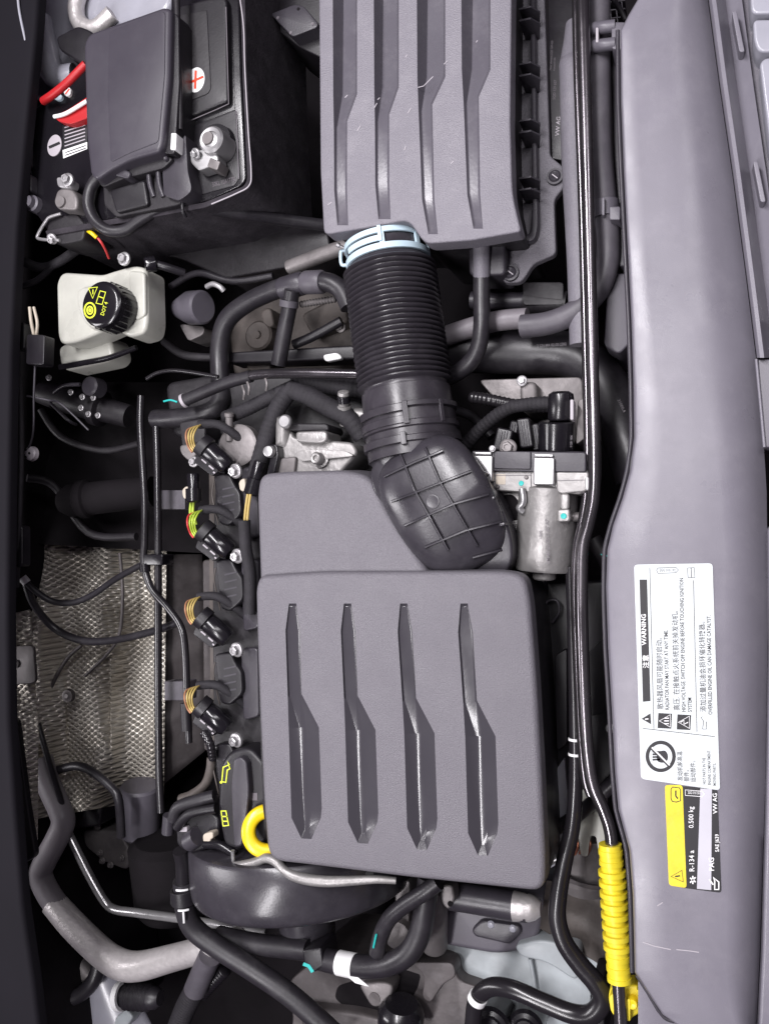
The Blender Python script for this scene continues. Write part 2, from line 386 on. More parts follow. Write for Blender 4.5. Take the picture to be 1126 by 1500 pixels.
# ================================================================== the setting: undertray, firewall, inner wing
o = S(mk('floor', [(-1.6, -1.6, -.62), (1.6, -1.6, -.62), (1.6, 1.6, -.62), (-1.6, 1.6, -.62)], [(0, 1, 2, 3)], 'floor'))
o = S(slab('firewall_wall', [(-160, -90), (30, -90), (48, 300), (40, 600), (36, 800), (20, 900), (12, 1100), (30, 1300), (60, 1600), (-160, 1600)], -.2, -.61, 'floor', c=20, e=.02))
# ================================================================== front panel over the radiator
LE = [(-40, 948), (0, 933), (22, 920), (45, 908), (150, 909), (250, 913), (350, 918), (470, 924), (560, 927), (640, 928), (690, 922), (730, 911), (770, 897), (805, 889), (860, 887), (950, 890), (1050, 896), (1130, 900), (1185, 905), (1215, 913), (1245, 921), (1310, 926), (1380, 928), (1424, 929), (1450, 946), (1486, 970), (1500, 990), (1530, 1000)]
RE = [(-40, 1030), (0, 1036), (120, 1052), (250, 1071), (400, 1091), (520, 1106), (620, 1116), (720, 1122), (900, 1124), (1150, 1120), (1400, 1112), (1530, 1106)]
def interp(tab, y):
    if y <= tab[0][0]: return tab[0][1]
    for (a, b), (c, d) in zip(tab, tab[1:]):
        if y <= c: return b + (d - b) * (y - a) / (c - a)
    return tab[-1][1]
pan = T('radiator_cover_panel', 'long grey plastic cover panel along the front edge carrying the warning stickers', 'cover panel', (1000, 800, -.05))
us = [(0, -.030), (0, .010), (.004, .0155), (.014, .0190), (.03, .020), (.25, .020), (.5, .020), (.70, .020), (.75, .0192), (.80, .0168), (.85, .0125), (.90, .006), (.95, -.004), (1.0, -.018), (1.0, -.06)]
ys = sorted(set([y for y, _ in LE] + [y for y, _ in RE] + list(range(-40, 1531, 20))))
vs = []; fs = []
for y in ys:
    l, r = interp(LE, y), interp(RE, y)
    uf = .46 + .27 * min(1, max(0, (y - 420) / 380))
    for u, z in us:
        u = uf + (u - .7) / .3 * (1 - uf) if u >= .7 else uf * u / .7 if u > .2 else u
        vs.append(P(l + (r - l) * u, y, z))
nu = len(us)
for i in range(len(vs) // nu): # give the turned-down edges real height straight below
    a = vs[i * nu + 1]; vs[i * nu] = Vector((a.x, a.y, -.03)); b = vs[i * nu + nu - 2]; vs[i * nu + nu - 1] = Vector((b.x, b.y, -.07))
for i in range(len(ys) - 1):
    for j in range(nu - 1): fs.append((i * nu + j, i * nu + j + 1, (i + 1) * nu + j + 1, (i + 1) * nu + j))
mk('panel', vs, fs, 'panel', pan, 30)
tube('edge_lip', [(interp(LE, y) - 4, y, -.004) for y in ys if 40 < y < 1430][::2], 3.2, 'dgrey', pan, sub=2, n=10)
tube('edge_lip', [(932, 1428, -.004), (948, 1453, -.004), (972, 1490, -.004), (1000, 1499, -.004), (1020, 1520, -.004)], 3, 'dgrey', pan, sub=3, n=10)
for (x, y, s) in ((905, 700, 8),): pass
slab('lower_corner', [(934, 1436), (974, 1496), (1004, 1503), (1040, 1560), (934, 1560)], -.022, -.05, 'panel', pan, c=4, e=.003)
# scuffs
for pts in ([(941, 1380), (958, 1386), (982, 1391)], [(990, 1391), (1010, 1393), (1023, 1395)], [(962, 1327), (970, 1322)]):
    line('scratch', pts, .0204, 1.3, 'paleink', pan)

# ------------------------------------------------------------------ moulded trim beyond the panel
tr = T('grille_trim', 'moulded grey front trim with raised pads beside the cover panel', 'trim', (1110, 260, -.05))
def edge(dx, y): return interp(RE, y) + dx
prof = [(1, -.03), (2, .010), (6, .018), (12, .018), (16, .010), (19, -.004), (26, -.022), (50, -.0085)]
yy = list(range(-40, 530, 18)) + [524]
vs = []; fs = []
for y in yy:
    for dx, z in prof: vs.append(P(edge(dx, y), y, z))
k = len(prof)
for i in range(len(yy) - 1):
    for j in range(k - 1): fs.append((i * k + j, i * k + j + 1, (i + 1) * k + j + 1, (i + 1) * k + j))
mk('rolled_edge', vs, fs, 'panel', tr, 45)
slab('backing', [(edge(44, -40), -40), (1400, -40), (1400, 700), (edge(44, 520), 520)], -.018, -.08, 'trim', tr, c=2)
for y0, y1 in ((16, 76), (236, 296), (462, 522)):
    ym = (y0 + y1) / 2
    slab('pad', [(edge(33, y0), y0), (edge(40, y0), y0), (edge(44, y1), y1), (edge(36, y1), y1)], .004, -.026, 'panel', tr, c=4, e=.006)
slab('upper_plate', [(1096, -40), (1400, -40), (1400, 14), (1100, 20)], .024, -.02, 'paint', tr, c=6, e=.006)
slab('upper_plate', [(1102, 28), (1400, 24), (1400, 72), (1110, 76), (1104, 60)], .024, -.02, 'paint', tr, c=6, e=.006)
slab('upper_plate', [(1112, 92), (1120, 84), (1400, 80), (1400, 220), (1128, 220)], .024, -.02, 'paint', tr, c=6, e=.006)
slab('lower_plate', [(1109, 526), (1400, 530), (1400, 665), (1118, 655)], .004, -.06, 'trim', tr, c=2, e=.002)
tube('lower_edge', [(1107, 526, .006), (1113, 590, .006), (1119, 655, .006)], 2.2, 'panel', tr, n=8)
low = one(slab('bumper_strip', [(1124, 770), (1160, 770), (1160, 1540), (1109, 1540), (1116, 1400), (1122, 1180), (1126, 950)], .004, -.08, 'panel', c=3, e=.006), 'thin pale trim strip running past the sticker side of the cover panel', 'trim')

# ------------------------------------------------------------------ warning sticker
ZL = .0212
lab = T('warning_sticker', 'large white printed warning sticker with hand symbol on the grey panel', 'sticker', (990, 990, ZL - .001))
slab('paper', [(928, 827), (1043, 825), (1054, 1158), (938, 1141)], ZL, ZL - .001, 'white', lab, c=6, e=.0002, n=1)
Z = ZL + .0003
flat('black_bar', [(936, 849), (947, 849), (952, 1027), (941, 1028)], Z, 'ink', lab)
text('WARNING', 943, 945, Z + .0004, 6.6, 91, 'whink', lab, bold=.018)
text('注意', 946, 979, Z + .0004, 7, 91, 'whink', lab, bold=.015)
line('rule', [(951, 831), (957, 1068)], Z, .9, 'greyink', lab)
line('rule', [(1015, 850), (1020, 1072)], Z, .9, 'greyink', lab)
line('rule', [(941, 1067), (1046, 1079)], Z, .9, 'greyink', lab)
flat('icon_triangle', [(939, 1053), (952, 1045), (953, 1061)], Z, 'ink', lab)
line('icon_mark', [(944, 1053.5), (949, 1053)], Z + .0004, 1.6, 'whink', lab)
text('散热器风扇可能随时启动。', 967, 1039, Z, 7.2, 91, 'greyink', lab, sx=.9)
text('RADIATOR FAN MAY START AT ANY TIME.', 977, 1040, Z, 5.8, 91, 'ink', lab, bold=.012, sx=.74)
text('高压. 在接触点火系统前关掉发动机。', 991, 1041, Z, 7.2, 91, 'greyink', lab, sx=.90)
text('HIGH VOLTAGE. SWITCH OFF ENGINE BEFORE TOUCHING IGNITION', 1001, 1043, Z, 5.8, 91, 'ink', lab, bold=.012, sx=.76)
text('SYSTEM', 1010, 1043, Z, 5.8, 91, 'ink', lab, bold=.012, sx=.76)
text('添加过量机油会损坏催化转换器。', 1030, 1043, Z, 7.2, 91, 'greyink', lab, sx=.9)
text('OVERFILLED ENGINE OIL CAN DAMAGE CATALYST.', 1040, 1047, Z, 5.8, 91, 'ink', lab, bold=.012, sx=.76)
for i, s in enumerate(('发动机舱高温', '部件。', '运动部件。')): text(s, 996 + 9.5 * i, 1144 + i, Z, 6, 91, 'greyink', lab, sx=.85)
for i, s in enumerate(('HOT PARTS IN THE', 'ENGINE COMPARTMENT.', 'MOVING PARTS.')): text(s, 1031 + 7.6 * i, 1149 + i, Z, 4.4, 91, 'greyink', lab, sx=.72)
for (x, y) in ((973, 1056), (1001, 1058)):
    flat('icon_box', rect(x, y, 20, 22, 3), Z, 'ink', lab)
    line('icon_triangle', [(x - 8, y), (x + 8, y - 9), (x + 8, y + 9)], Z + .0004, 1.3, 'whink', lab, True)
line('icon_bolt', [(996, 1058), (1001, 1055), (1001, 1061), (1007, 1058)], Z + .0004, 1.4, 'whink', lab)
for dy in (-4, 0, 4): line('icon_fan', [(972, 1056 + dy), (979, 1056 + dy)], Z + .0004, 1.5, 'whink', lab)
line('icon_can', [(1034, 1057), (1034, 1068), (1028, 1068), (1030, 1057), (1026, 1051), (1028, 1050)], Z, 1, 'greyink', lab)
ring = [(967 + 19.5 * math.cos(a * math.pi / 20), 1108 + 20.5 * math.sin(a * math.pi / 20)) for a in range(40)]
line('hand_ring', ring, Z, 5.2, 'ink', lab, True)
flat('hand_palm', [(962, 1101), (974, 1099), (978, 1106), (977, 1115), (969, 1118), (961, 1115)], Z, 'ink', lab, c=4)
for dy in (-6, -2, 2, 6): line('hand_finger', [(955, 1107 + dy), (966, 1107 + dy * .9)], Z, 2.6, 'ink', lab)
line('hand_bar', [(954, 1095), (980, 1121)], Z + .0004, 2.6, 'whink', lab)
line('hand_bar_edge', [(952, 1096), (978.5, 1122.5)], Z + .0006, 2.2, 'ink', lab)
pill = [(961, 835), (963, 832), (989, 831), (993, 835), (989, 839), (963, 840)]
line('code_pill', pill, Z, .9, 'greyink', lab, True); text('2GG 010 192', 977, 835.5, Z, 4, 0, 'greyink', lab, align='CENTER', sx=.75)
line('book_icon', [(1006, 832), (1016, 831.5), (1017, 846), (1007, 846)], Z, 1, 'greyink', lab, True); line('book_icon', [(1011.5, 832), (1012, 846)], Z, 1, 'greyink', lab)

st = T('refrigerant_sticker', 'yellow and black refrigerant sticker reading R-134a on the grey panel', 'sticker', (1012, 1228, ZL - .002))
ZR = ZL - .0005
slab('black_field', [(990, 1151), (1050, 1156), (1056, 1308), (995, 1300)], ZR, ZR - .0006, 'ink', st, c=5, e=.0001, n=1)
slab('yellow_field', [(973, 1150), (999, 1150), (1005, 1301), (979, 1297)], ZR + .0003, ZR - .0005, 'yellow', st, c=5, e=.0001, n=1)
flat('silver_stripe', [(1025, 1155), (1042, 1156), (1041, 1304), (1020, 1302)], ZR + .0004, 'silverink', st)
Z = ZR + .0008
line('icon_triangle', [(982, 1284), (998, 1275), (1000, 1292)], Z, 1.2, 'ink', st, True); line('icon_mark', [(988, 1284), (995, 1283)], Z, 2, 'ink', st)
line('icon_car', [(982, 1156), (984, 1153), (994, 1154), (996, 1157), (996, 1173), (990, 1175), (984, 1174), (982, 1170)], Z, 1.2, 'ink', st, True); line('icon_car', [(989, 1158), (989, 1166), (992, 1170)], Z, 2, 'ink', st)
text('R-134 a', 1013, 1277, Z, 7.4, 91, 'whink', st, bold=.006, sx=.95); text('0.500 kg', 1012, 1213, Z, 7.2, 91, 'whink', st, sx=.9)
text('PAG', 1042, 1276, Z, 7.4, 91, 'whink', st, bold=.01); text('SAE J639', 1050, 1248, Z, 5.6, 91, 'whink', st, sx=.9, bold=.01); text('VW AG', 1047, 1192, Z, 6.4, 91, 'whink', st, bold=.01)
line('icon_flake', [(1010, 1286), (1018, 1292)], Z, 2, 'whink', st); line('icon_flake', [(1018, 1285), (1010, 1293)], Z, 2, 'whink', st); line('icon_flake', [(1014, 1283), (1014, 1295)], Z, 2, 'whink', st)
line('icon_can', [(1046, 1290), (1046, 1303), (1052, 1303), (1052, 1292), (1044, 1285)], Z, 2, 'whink', st, True); line('icon_drip', [(1038, 1288), (1044, 1296)], Z, 2, 'whink', st)
line('code_pill', [(1003, 1157), (1028, 1159), (1031, 1163), (1028, 1167), (1003, 1165)], Z, 1, 'whink', st, True); text('2GG 010 501', 1016, 1161.5, Z, 4, -3, 'whink', st, align='CENTER', sx=.6)

# ================================================================== engine cover
ec = T('engine_cover', 'grey plastic engine cover with four long pointed grooves', 'engine cover', (580, 1070, -.12))
def zp(v): return (v[0] / 2.165 + 360, v[1] / 2.165 + 660)
GO = [(137, 485), (160, 485), (173, 570), (177, 772), (232, 878), (241, 1135), (238, 1165), (208, 1232), (176, 1230), (145, 1165), (136, 880), (133, 778), (126, 570)]
GF = [(139, 493, -.0035), (158, 493, -.0035), (169, 573, -.004), (173, 776, -.0045), (193, 876, -.0075), (206, 1140, -.0085), (206, 1180, -.0085), (199, 1200, -.0078), (187, 1200, -.0078), (186, 1172, -.0085), (170, 878, -.0075), (139, 780, -.0045), (131, 573, -.004)]
def shift(v, s):
    f = min(1, max(0, (v[1] - 485) / 747)); return (v[0] + s[0] + (s[1] - s[0]) * min(1, f * 2), v[1] + s[2] * f) + tuple(v[2:])
sh = [(0, 0, 0), (174, 179, 15), (352, 366, 35), (543, 559, 53)]
holes = []; floors = []
for s in sh:
    holes.append([zp(shift(v, s)) for v in GO]); floors.append([zp(shift(v, s)[:2]) + (v[2],) for v in GF])
main = [(379, 843, 22), (470, 837), (735, 836, 4), (768, 842, 34), (776, 880, 10), (785, 1000), (792, 1130), (798, 1262, 10), (797, 1308, 40), (740, 1302, 8), (600, 1287), (440, 1267, 8), (392, 1262, 40), (385, 1180), (379, 1050), (374, 900), (373, 862, 8)]
slab('main_shell', main, 0, -.03, 'cover', ec, c=6, e=.012, out=.001, holes=holes, n=5, ang=30)
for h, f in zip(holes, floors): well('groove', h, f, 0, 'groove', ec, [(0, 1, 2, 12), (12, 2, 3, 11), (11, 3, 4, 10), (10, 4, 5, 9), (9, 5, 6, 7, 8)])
lobe = [(375, 722, 10), (380, 694, 26), (420, 690, 4), (505, 688, 14), (541, 696, 26), (566, 745, 12), (622, 832, 6), (640, 860, 0), (380, 875, 0)]
slab('upper_lobe', lobe, -.011, -.09, 'cover', ec, c=6, e=.010, out=.006, n=5, ang=30)
slab('skirt', [(380, 850), (766, 842, 30), (778, 880), (787, 1000), (800, 1262), (797, 1305, 40), (740, 1298), (440, 1264), (394, 1256, 30), (384, 1180), (376, 900)], -.028, -.17, 'black', ec, c=10, e=.002)
# ================================================================== air filter box
ab = T('air_filter_box', 'big grey ribbed air filter box with four grooves and screwed flange', 'air filter box', (620, 180, -.25))
lid = [(466, -110, 0), (469, 250), (474, 344, 10), (540, 333), (598, 322, 12), (622, 357, 12), (690, 352), (763, 339, 5), (750, 285, 20), (747, 180), (750, -110, 0)]
ho = []; fl = []
G = [  # wall-left, floor-left, right, kink y, lower right x, lower left x, end y, end left, end right
    (487, 504, 523, 138, 508.5, 489, 330, 494, 510), (547, 562, 584, 128, 570, 549, 321, 554, 572),
    (610, 627, 652, 113, 633, 613, 343, 627, 641), (675, 693, 718, 102, 701, 679, 335, 693, 707)]
for a, b, c, ky, lr, ll, ey, el, er in G:
    ho.append([(a, -55), (c, -55), (c, ky), (lr, ky + 40), ((lr + er) / 2 - 1, ey - 50), (er, ey), (el, ey), ((ll + el) / 2 - 2, ey - 50), (ll, ky + 55), (a + 1, ky)])
    fl.append([(b, -54, -.024), (c - 2, -54, -.022), (c - 2, ky - 2, -.022), (lr - 2, ky + 38, -.007), ((lr + er) / 2 - 3, ey - 52, -.005), (er - 2, ey - 5, -.003), (el + 3, ey - 5, -.003), ((ll + el) / 2 + 1.5, ey - 52, -.005), (ll + 4, ky + 50, -.008), (b - 2, ky, -.022)])
slab('lid', lid, 0, -.033, 'lid', ab, c=6, e=.004, out=.0, holes=ho, n=4, ang=30)
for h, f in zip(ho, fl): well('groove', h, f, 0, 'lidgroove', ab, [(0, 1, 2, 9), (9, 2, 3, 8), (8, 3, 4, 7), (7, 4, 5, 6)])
slab('lower_housing', [(470, -100, 0), (472, 330), (596, 326), (622, 354), (762, 340), (751, 285), (748, 180), (752, -100, 0)], -.032, -.26, 'dark', ab, c=8, e=.004)
slab('flange', [(745, -60, 0), (798, -60, 0), (797, -6, 6), (805, 228, 6), (826, 245, 8), (827, 272, 8), (811, 292, 8), (814, 372, 8), (781, 386, 8), (763, 414, 10), (736, 414, 8), (733, 372, 3), (745, 366)], -.11, -.125, 'cover', ab, c=5, e=.003)
slab('flange_rim', [(775, -60, 0), (783, -60, 0), (785, 170), (788, 330), (784, 351, 6), (745, 363), (744, 352), (776, 342, 8), (779, 300)], -.095, -.112, 'dgrey', ab, c=3, e=.004)
for y in (12, 29, 93, 110, 176, 193, 260, 277):
    A = P(760, y, -.06); B = P(777, y, -.06); C = P(791, y + 3, -.078); D = Vector((B.x + .004, B.y, -.112)); E = Vector((A.x, A.y, -.112)); th = Vector((0, -.0025, 0))
    C.y = A.y; B.y = A.y
    q = [A, B, C, D, E]; mk('rib_tab', q + [v + th for v in q], [(0, 1, 2, 3, 4), (9, 8, 7, 6, 5)] + [(i, (i + 1) % 5, 5 + (i + 1) % 5, 5 + i) for i in range(5)], 'dgrey', ab)
for x, y in ((812, 258), (747, 399)):
    s = vcyl('screw', x, y, -.105, [(.001, 0), (.002, 2.5), (.0035, 4), (.0045, 6), (.003, 8), (.0008, 9), (.0008, 12), (-.006, 12.5)], 'dgrey', ab)
    line('screw_slot', [(x - 4, y - 3), (x + 4, y + 3)], -.0998, 1.5, 'paleink', s)
box('drain_socket', 713, 372, 54, 62, -.085, -.16, 'dgrey', ab, deg=-1, c=6, e=.006)
lathe('drain_spigot', (705, 350, -.075), (705, 410, -.085), [(0, 12.5), (.9, 12.5), (.97, 11.5), (1, 9)], 'lid', ab)
lathe('outlet_neck', (560, 316, -.065), (566, 362, -.068), [(0, 50), (.55, 50), (.6, 53), (.95, 53), (1, 49)], 'dgrey', ab, n=48)
pl = one(slab('text_plate', [(800, -60, 0), (846, -60, 0), (838, 60), (830, 236), (808, 232)], -.118, -.13, 'black', c=2, e=.001), 'narrow black plate with embossed lettering beside the filter box flange', 'plate')
text('VW AG', 816, 199, -.1172, 6, 86, 'paleink', pl); text('5QD 129 607', 811, 146, -.1172, 4, 86, 'dimink', pl, sx=.9); text('Filter element 5Q0 129 620', 806, 103, -.1172, 3, 87, 'dimink', pl, sx=.9); text('Austausch alle', 811, 104, -.1172, 3, 87, 'dimink', pl, sx=.8); text('>PP<', 823, 184, -.1172, 3.6, 86, 'dimink', pl)
# ------------------------------------------------------------------ breather hose
one(tube('breather_hose', [(705, 400, -.085), (705, 440, -.088), (705, 478, -.09), (700, 510, -.095), (686, 533, -.10), (664, 549, -.11), (640, 560, -.12)], 12.5, 'rubber'), 'black bent hose dropping from the spigot under the air filter box', 'hose')
# ================================================================== corrugated intake hose
BA, BB = (562, 332, -.064), (607, 672, -.058)
ih = T('intake_hose', 'black corrugated intake hose between filter box and ribbed elbow', 'hose', (585, 500, -.13))
pr = [(.10, 57), (.17, 58), (.175, 60)]
t0, t1, nr = .185, .70, 24
for i in range(nr):
    for s, r in ((.0, 61.5), (.14, 61.5), (.30, 66.8), (.5, 68.2), (.70, 66.8), (.86, 61.5)): pr.append((t0 + (t1 - t0) * (i + s) / nr, r))
pr += [(.702, 60), (.715, 61), (.80, 62.5)]
lathe('bellows', BA, BB, pr, 'bellow', ih, n=72, ang=60)
lathe('lower_cuff', BA, BB, [(.715, 59), (.72, 64), (.80, 65), (.805, 68), (.82, 68.5), (.825, 66), (.87, 66.5), (.875, 69), (.895, 69.5), (.90, 66), (.93, 66), (.935, 70), (.955, 70), (.96, 66), (1.0, 66)], 'bellow', ih, n=64)
band('cuff_latch', BA, BB, .805, .835, 67, 71.5, 'bellow', ih, -75, -2); band('cuff_latch', BA, BB, .855, .885, 67, 71.5, 'bellow', ih, -75, -2)
band('cuff_latch', BA, BB, .80, .89, 67, 72.5, 'bellow', ih, -6, 0, 6); band('cuff_latch', BA, BB, .80, .89, 67, 71.5, 'bellow', ih, 38, 43, 6)
band('cuff_latch', BA, BB, .80, .82, 67, 71, 'bellow', ih, 0, 78); band('cuff_latch', BA, BB, .93, .96, 69, 73, 'bellow', ih, -70, -10); band('cuff_latch', BA, BB, .92, .97, 69, 74, 'bellow', ih, -12, -6, 6)
cl = T('hose_clamp', 'pale blue spring band clamp round the top of the corrugated hose', 'clamp', (566, 372, -.1))
band('clamp_band', BA, BB, .074, .097, 57.5, 62, 'blue', cl, -104, 250, 64); band('clamp_band', BA, BB, .140, .166, 57.5, 62, 'blue', cl, -104, 250, 64)
for a in (-8, 44, 78, 140, 200): band('clamp_bridge', BA, BB, .096, .141, 57.6, 61.8, 'blue', cl, a, a + 7, 6)
band('clamp_tongue', BA, BB, .108, .132, 59.5, 62.6, 'blue', cl, -62, -8, 24); band('clamp_tongue', BA, BB, .070, .135, 61, 64, 'blue', cl, -9, -4, 5)
tube('clamp_ear', [(514, 366, -.062), (502, 367, -.066), (499, 372, -.068), (501, 388, -.068), (514, 386, -.064)], 2.6, 'blue', cl, n=8); lathe('clamp_pin', (493, 358, -.05), (506, 364, -.056), [(0, 3.4), (.3, 3.6), (.4, 2), (1, 2)], 'zinc', cl, n=16)
# ================================================================== ribbed elbow
el = T('intake_elbow', 'black intake elbow with a moulded square rib grid and flange', 'elbow', (645, 745, -.1))
EC = Vector((650, 743)); EU = Vector((.50, .866)); EV = Vector((-.866, .50)); EL, EW = 103, 77
def ez(x, y):
    d = Vector((x, y)) - EC; u = d.dot(EU) / EL; v = d.dot(EV) / (EW * (1 - .10 * max(0, u)))
    q = abs(u) ** 3.4 + abs(v) ** 3.2
    return -.010 + .030 * max(0, 1 - q) ** .42 - .028 * max(0, u) - .004 * u
vs = [P(EC.x, EC.y, ez(EC.x, EC.y))]; fs = []; NA, NR = 64, 18
for i in range(1, NR + 1):
    for j in range(NA):
        a = 2 * math.pi * j / NA; ca, sa = math.cos(a), math.sin(a)
        rr = 1 / ((abs(ca) ** 3.4 + abs(sa) ** 3.2) ** (1 / 3.3)); f = math.sin(math.pi / 2 * i / NR)
        u, v = rr * ca * f, rr * sa * f; v *= (1 - .10 * max(0, u))
        q = EC + EU * (u * EL) + EV * (v * EW); vs.append(P(q.x, q.y, ez(q.x, q.y) if i < NR else ez(q.x, q.y) - .012))
for j in range(NA): fs.append((0, 1 + j, 1 + (j + 1) % NA))
for i in range(NR - 1):
    for j in range(NA): fs.append((1 + i * NA + j, 1 + (i + 1) * NA + j, 1 + (i + 1) * NA + (j + 1) % NA, 1 + i * NA + (j + 1) % NA))
mk('dome', vs, fs, 'elbow', el, 60)
slab('flange', [(541, 690, 20), (556, 664, 20), (590, 651, 20), (630, 648, 20), (664, 656, 20), (692, 680, 20), (718, 712, 20), (738, 750, 20), (750, 790, 20), (751, 822, 14), (736, 845, 10), (660, 850), (615, 832, 16), (590, 800, 16), (575, 768, 16), (556, 738, 16), (543, 712, 16)], lambda x, y: -.010 - .028 * max(0, (y - 720) / 115), -.075, 'elbow', el, c=10, e=.004)
lathe('collar', (603, 640, -.065), (612, 672, -.075), [(0, 66), (.3, 69), (.35, 70), (.7, 70), (1, 62)], 'elbow', el, n=48)
def rib(pts, w=3.4, h=.0058):
    c = []
    for (a, b) in zip(pts, pts[1:]):
        for k in range(8): c.append((a[0] + (b[0] - a[0]) * k / 8, a[1] + (b[1] - a[1]) * k / 8))
    c.append(pts[-1]); c = [Vector(v) for v in c]; vs = []; fs = []
    for i, v in enumerate(c):
        d = (c[min(i + 1, len(c) - 1)] - c[max(i - 1, 0)]).normalized(); nn = Vector((-d.y, d.x)) * (w / 2)
        for s, hh in ((-1.3, -.004), (-1, h * .8), (-.6, h), (.6, h), (1, h * .8), (1.3, -.004)):
            q = v + nn * s; vs.append(P(q.x, q.y, ez(v.x, v.y) + hh))
    for i in range(len(c) - 1):
        for j in range(5): fs.append((i * 6 + j, i * 6 + j + 1, (i + 1) * 6 + j + 1, (i + 1) * 6 + j))
    fs.append(tuple(range(6))); fs.append(tuple(range(len(vs) - 6, len(vs))))
    return mk('rib', vs, fs, 'elbow', el, 50)
for pts in ([(584, 660), (607, 718), (626, 752), (656, 806)], [(622, 655), (643, 704), (665, 742), (699, 800)], [(562, 698), (607, 677), (648, 660)], [(573, 735), (643, 708), (690, 690)], [(592, 770), (665, 738), (716, 724)], [(622, 802), (682, 777), (735, 764)], [(692, 817), (744, 803)]): rib(pts)
cz = ez(633, 735); vcyl('sprue_mark', 633, 735, cz + .0012, [(0, 8), (.0002, 9), (.0, 10.5), (-.006, 11)], 'elbow', el)
lathe('outlet_stub', (652, 802, -.048), (662, 858, -.06), [(0, 0), (.06, 16), (.18, 26), (.4, 31), (1, 33)], 'elbow', el, n=40, ang=60)
for x, y, d in ((704, 693, 60), (720, 730, 65), (735, 768, 75)): box('snap_tab', x, y, 9, 5, .0, -.06, 'elbow', el, deg=d - 90, c=1)

for pts in ([(523, 192), (528, 184)], [(505, 143), (509, 139)], [(548, 158), (552, 151)], [(553, 146), (556, 143)], [(597, 166), (602, 158)], [(612, 128), (620, 126), (634, 112)], [(650, 94), (655, 89)], [(594, 84), (596, 80)], [(697, 62), (699, 59)], [(480, 300), (486, 296)], [(660, 240), (664, 236)], [(592, 220), (594, 214)]):
    line('scuff', pts, .0006, .9, 'paleink', ab)
# ================================================================== wastegate actuator beside the elbow
ac = T('turbo_actuator', 'silver cast electric actuator with metal clips beside the ribbed elbow', 'actuator', (800, 770, -.18))
lathe('cast_body', (803, 712, -.085), (796, 836, -.09), [(0, 38), (.03, 43), (.5, 43), (.97, 42), (1, 40), (1, 0)], 'alu', ac, n=56)
lathe('end_spigot', (797, 834, -.09), (797, 848, -.092), [(0, 17), (.85, 17), (1, 15.5), (1, 0)], 'alu', ac, n=32)
slab('base_plate', [(700, 690), (862, 688), (862, 716, 4), (850, 724), (705, 718)], -.048, -.11, 'alu', ac, c=4, e=.003)
slab('electronics_cap', [(690, 660), (858, 662), (858, 692), (694, 690)], -.040, -.11, 'dgrey', ac, c=4, e=.003)
box('cap_panel', 750, 674, 54, 26, -.0365, -.05, 'dgrey', ac, deg=1)
lathe('round_cap', (838, 663, -.07), (838, 692, -.07), [(0, 18), (.1, 21), (.9, 21), (1, 20), (1, 0)], 'dgrey', ac, n=36)
slab('round_base', [(812, 690), (862, 690), (862, 720, 10), (815, 724, 10)], -.043, -.10, 'alu', ac, c=5, e=.004)
for x, y, w, h in ((707, 686, 28, 38), (796, 690, 31, 40)):
    c = box('metal_clip', x, y, w, h, -.033, -.048, 'steel', ac, deg=1, c=2, e=.002)
    box('clip_lip', x, y - h / 2 - 3, w - 4, 4, -.0335, -.046, 'steel', c, deg=1, c=1, e=.001)
slab('right_tab', [(856, 700), (862, 698), (862, 718), (857, 718)], -.038, -.07, 'steel', ac, c=1)
for x in (722, 777, 812): line('seam', [(x, 692), (x + .5, 716)], -.0472, 1, 'ink', ac)
line('seam', [(704, 697), (778, 696)], -.0472, .9, 'dimink', ac); line('seam', [(815, 704), (860, 703)], -.0422, .9, 'dimink', ac)
for x, y in ((770, 699), (856, 713), (728, 713)): vcyl('rivet', x, y, -.045, [(0, 0), (0, 2), (-.001, 3), (-.004, 3)], 'alud', ac, n=12)
tube('earth_wire', [(838, 836, -.085), (837, 870, -.09), (839, 900, -.1)], 1.6, 'steel', ac, n=6)
cb = box('code_patch', 733, 702, 14, 15, -.0474, -.049, 'wirew', ac, deg=1, c=1, e=.0002)
for x, y in ((763, 708),): vcyl('paint_dot', x, y, -.0476, [(0, 0), (.0006, 3.2), (0, 3.8), (-.001, 3.8)], 'teal', ac, n=20)
bs = slab('boss', [(815, 746), (834, 745), (835, 764), (816, 765)], -.040, -.08, 'alu', ac, c=5, e=.003); vcyl('paint_dot', 825, 756, -.0395, [(0, 0), (.0006, 3.6), (0, 4.4), (-.001, 4.4)], 'teal', bs, n=18)
slab('boss_neck', [(819, 722), (834, 722), (833, 748), (820, 748)], -.044, -.08, 'alu', ac, c=3, e=.005)
lathe('side_stud', (832, 757, -.07), (856, 757, -.075), [(0, 7), (.9, 7), (1, 5), (1, 0)], 'alud', ac, n=20)
slab('mount_arm', [(712, 716, 6), (768, 716), (768, 800), (752, 800, 10), (744, 770, 10), (728, 748, 12)], -.075, -.11, 'alu', ac, c=8, e=.005)
vcyl('mount_hole', 744, 739, -.0735, [(0, 13), (.0004, 15), (-.004, 15)], 'floor', ac, n=28); slab('mount_slot', [(736, 744), (754, 742), (764, 758), (752, 764)], -.0732, -.08, 'floor', ac, c=5)
tube('clip_wire', [(764, 716, -.045), (766, 735, -.045), (760, 744, -.047), (766, 750, -.05)], 5, 'steel', ac, n=10)
text('5M-48-22-05-11-07 A7', 803, 826, -.0418, 5.2, 92, 'dimink', ac, name='stamped_number', sx=.95); text('1000', 792, 790, -.0420, 4.5, 92, 'dimink', ac, name='stamped_number')
bolt(720, 657, -.03, 5, ac); bolt(742, 655, -.045, 13, ac, 'alud')
ep = T('pressure_sensor', 'black elbow plug standing on top of the silver actuator', 'plug', (818, 620, -.1))
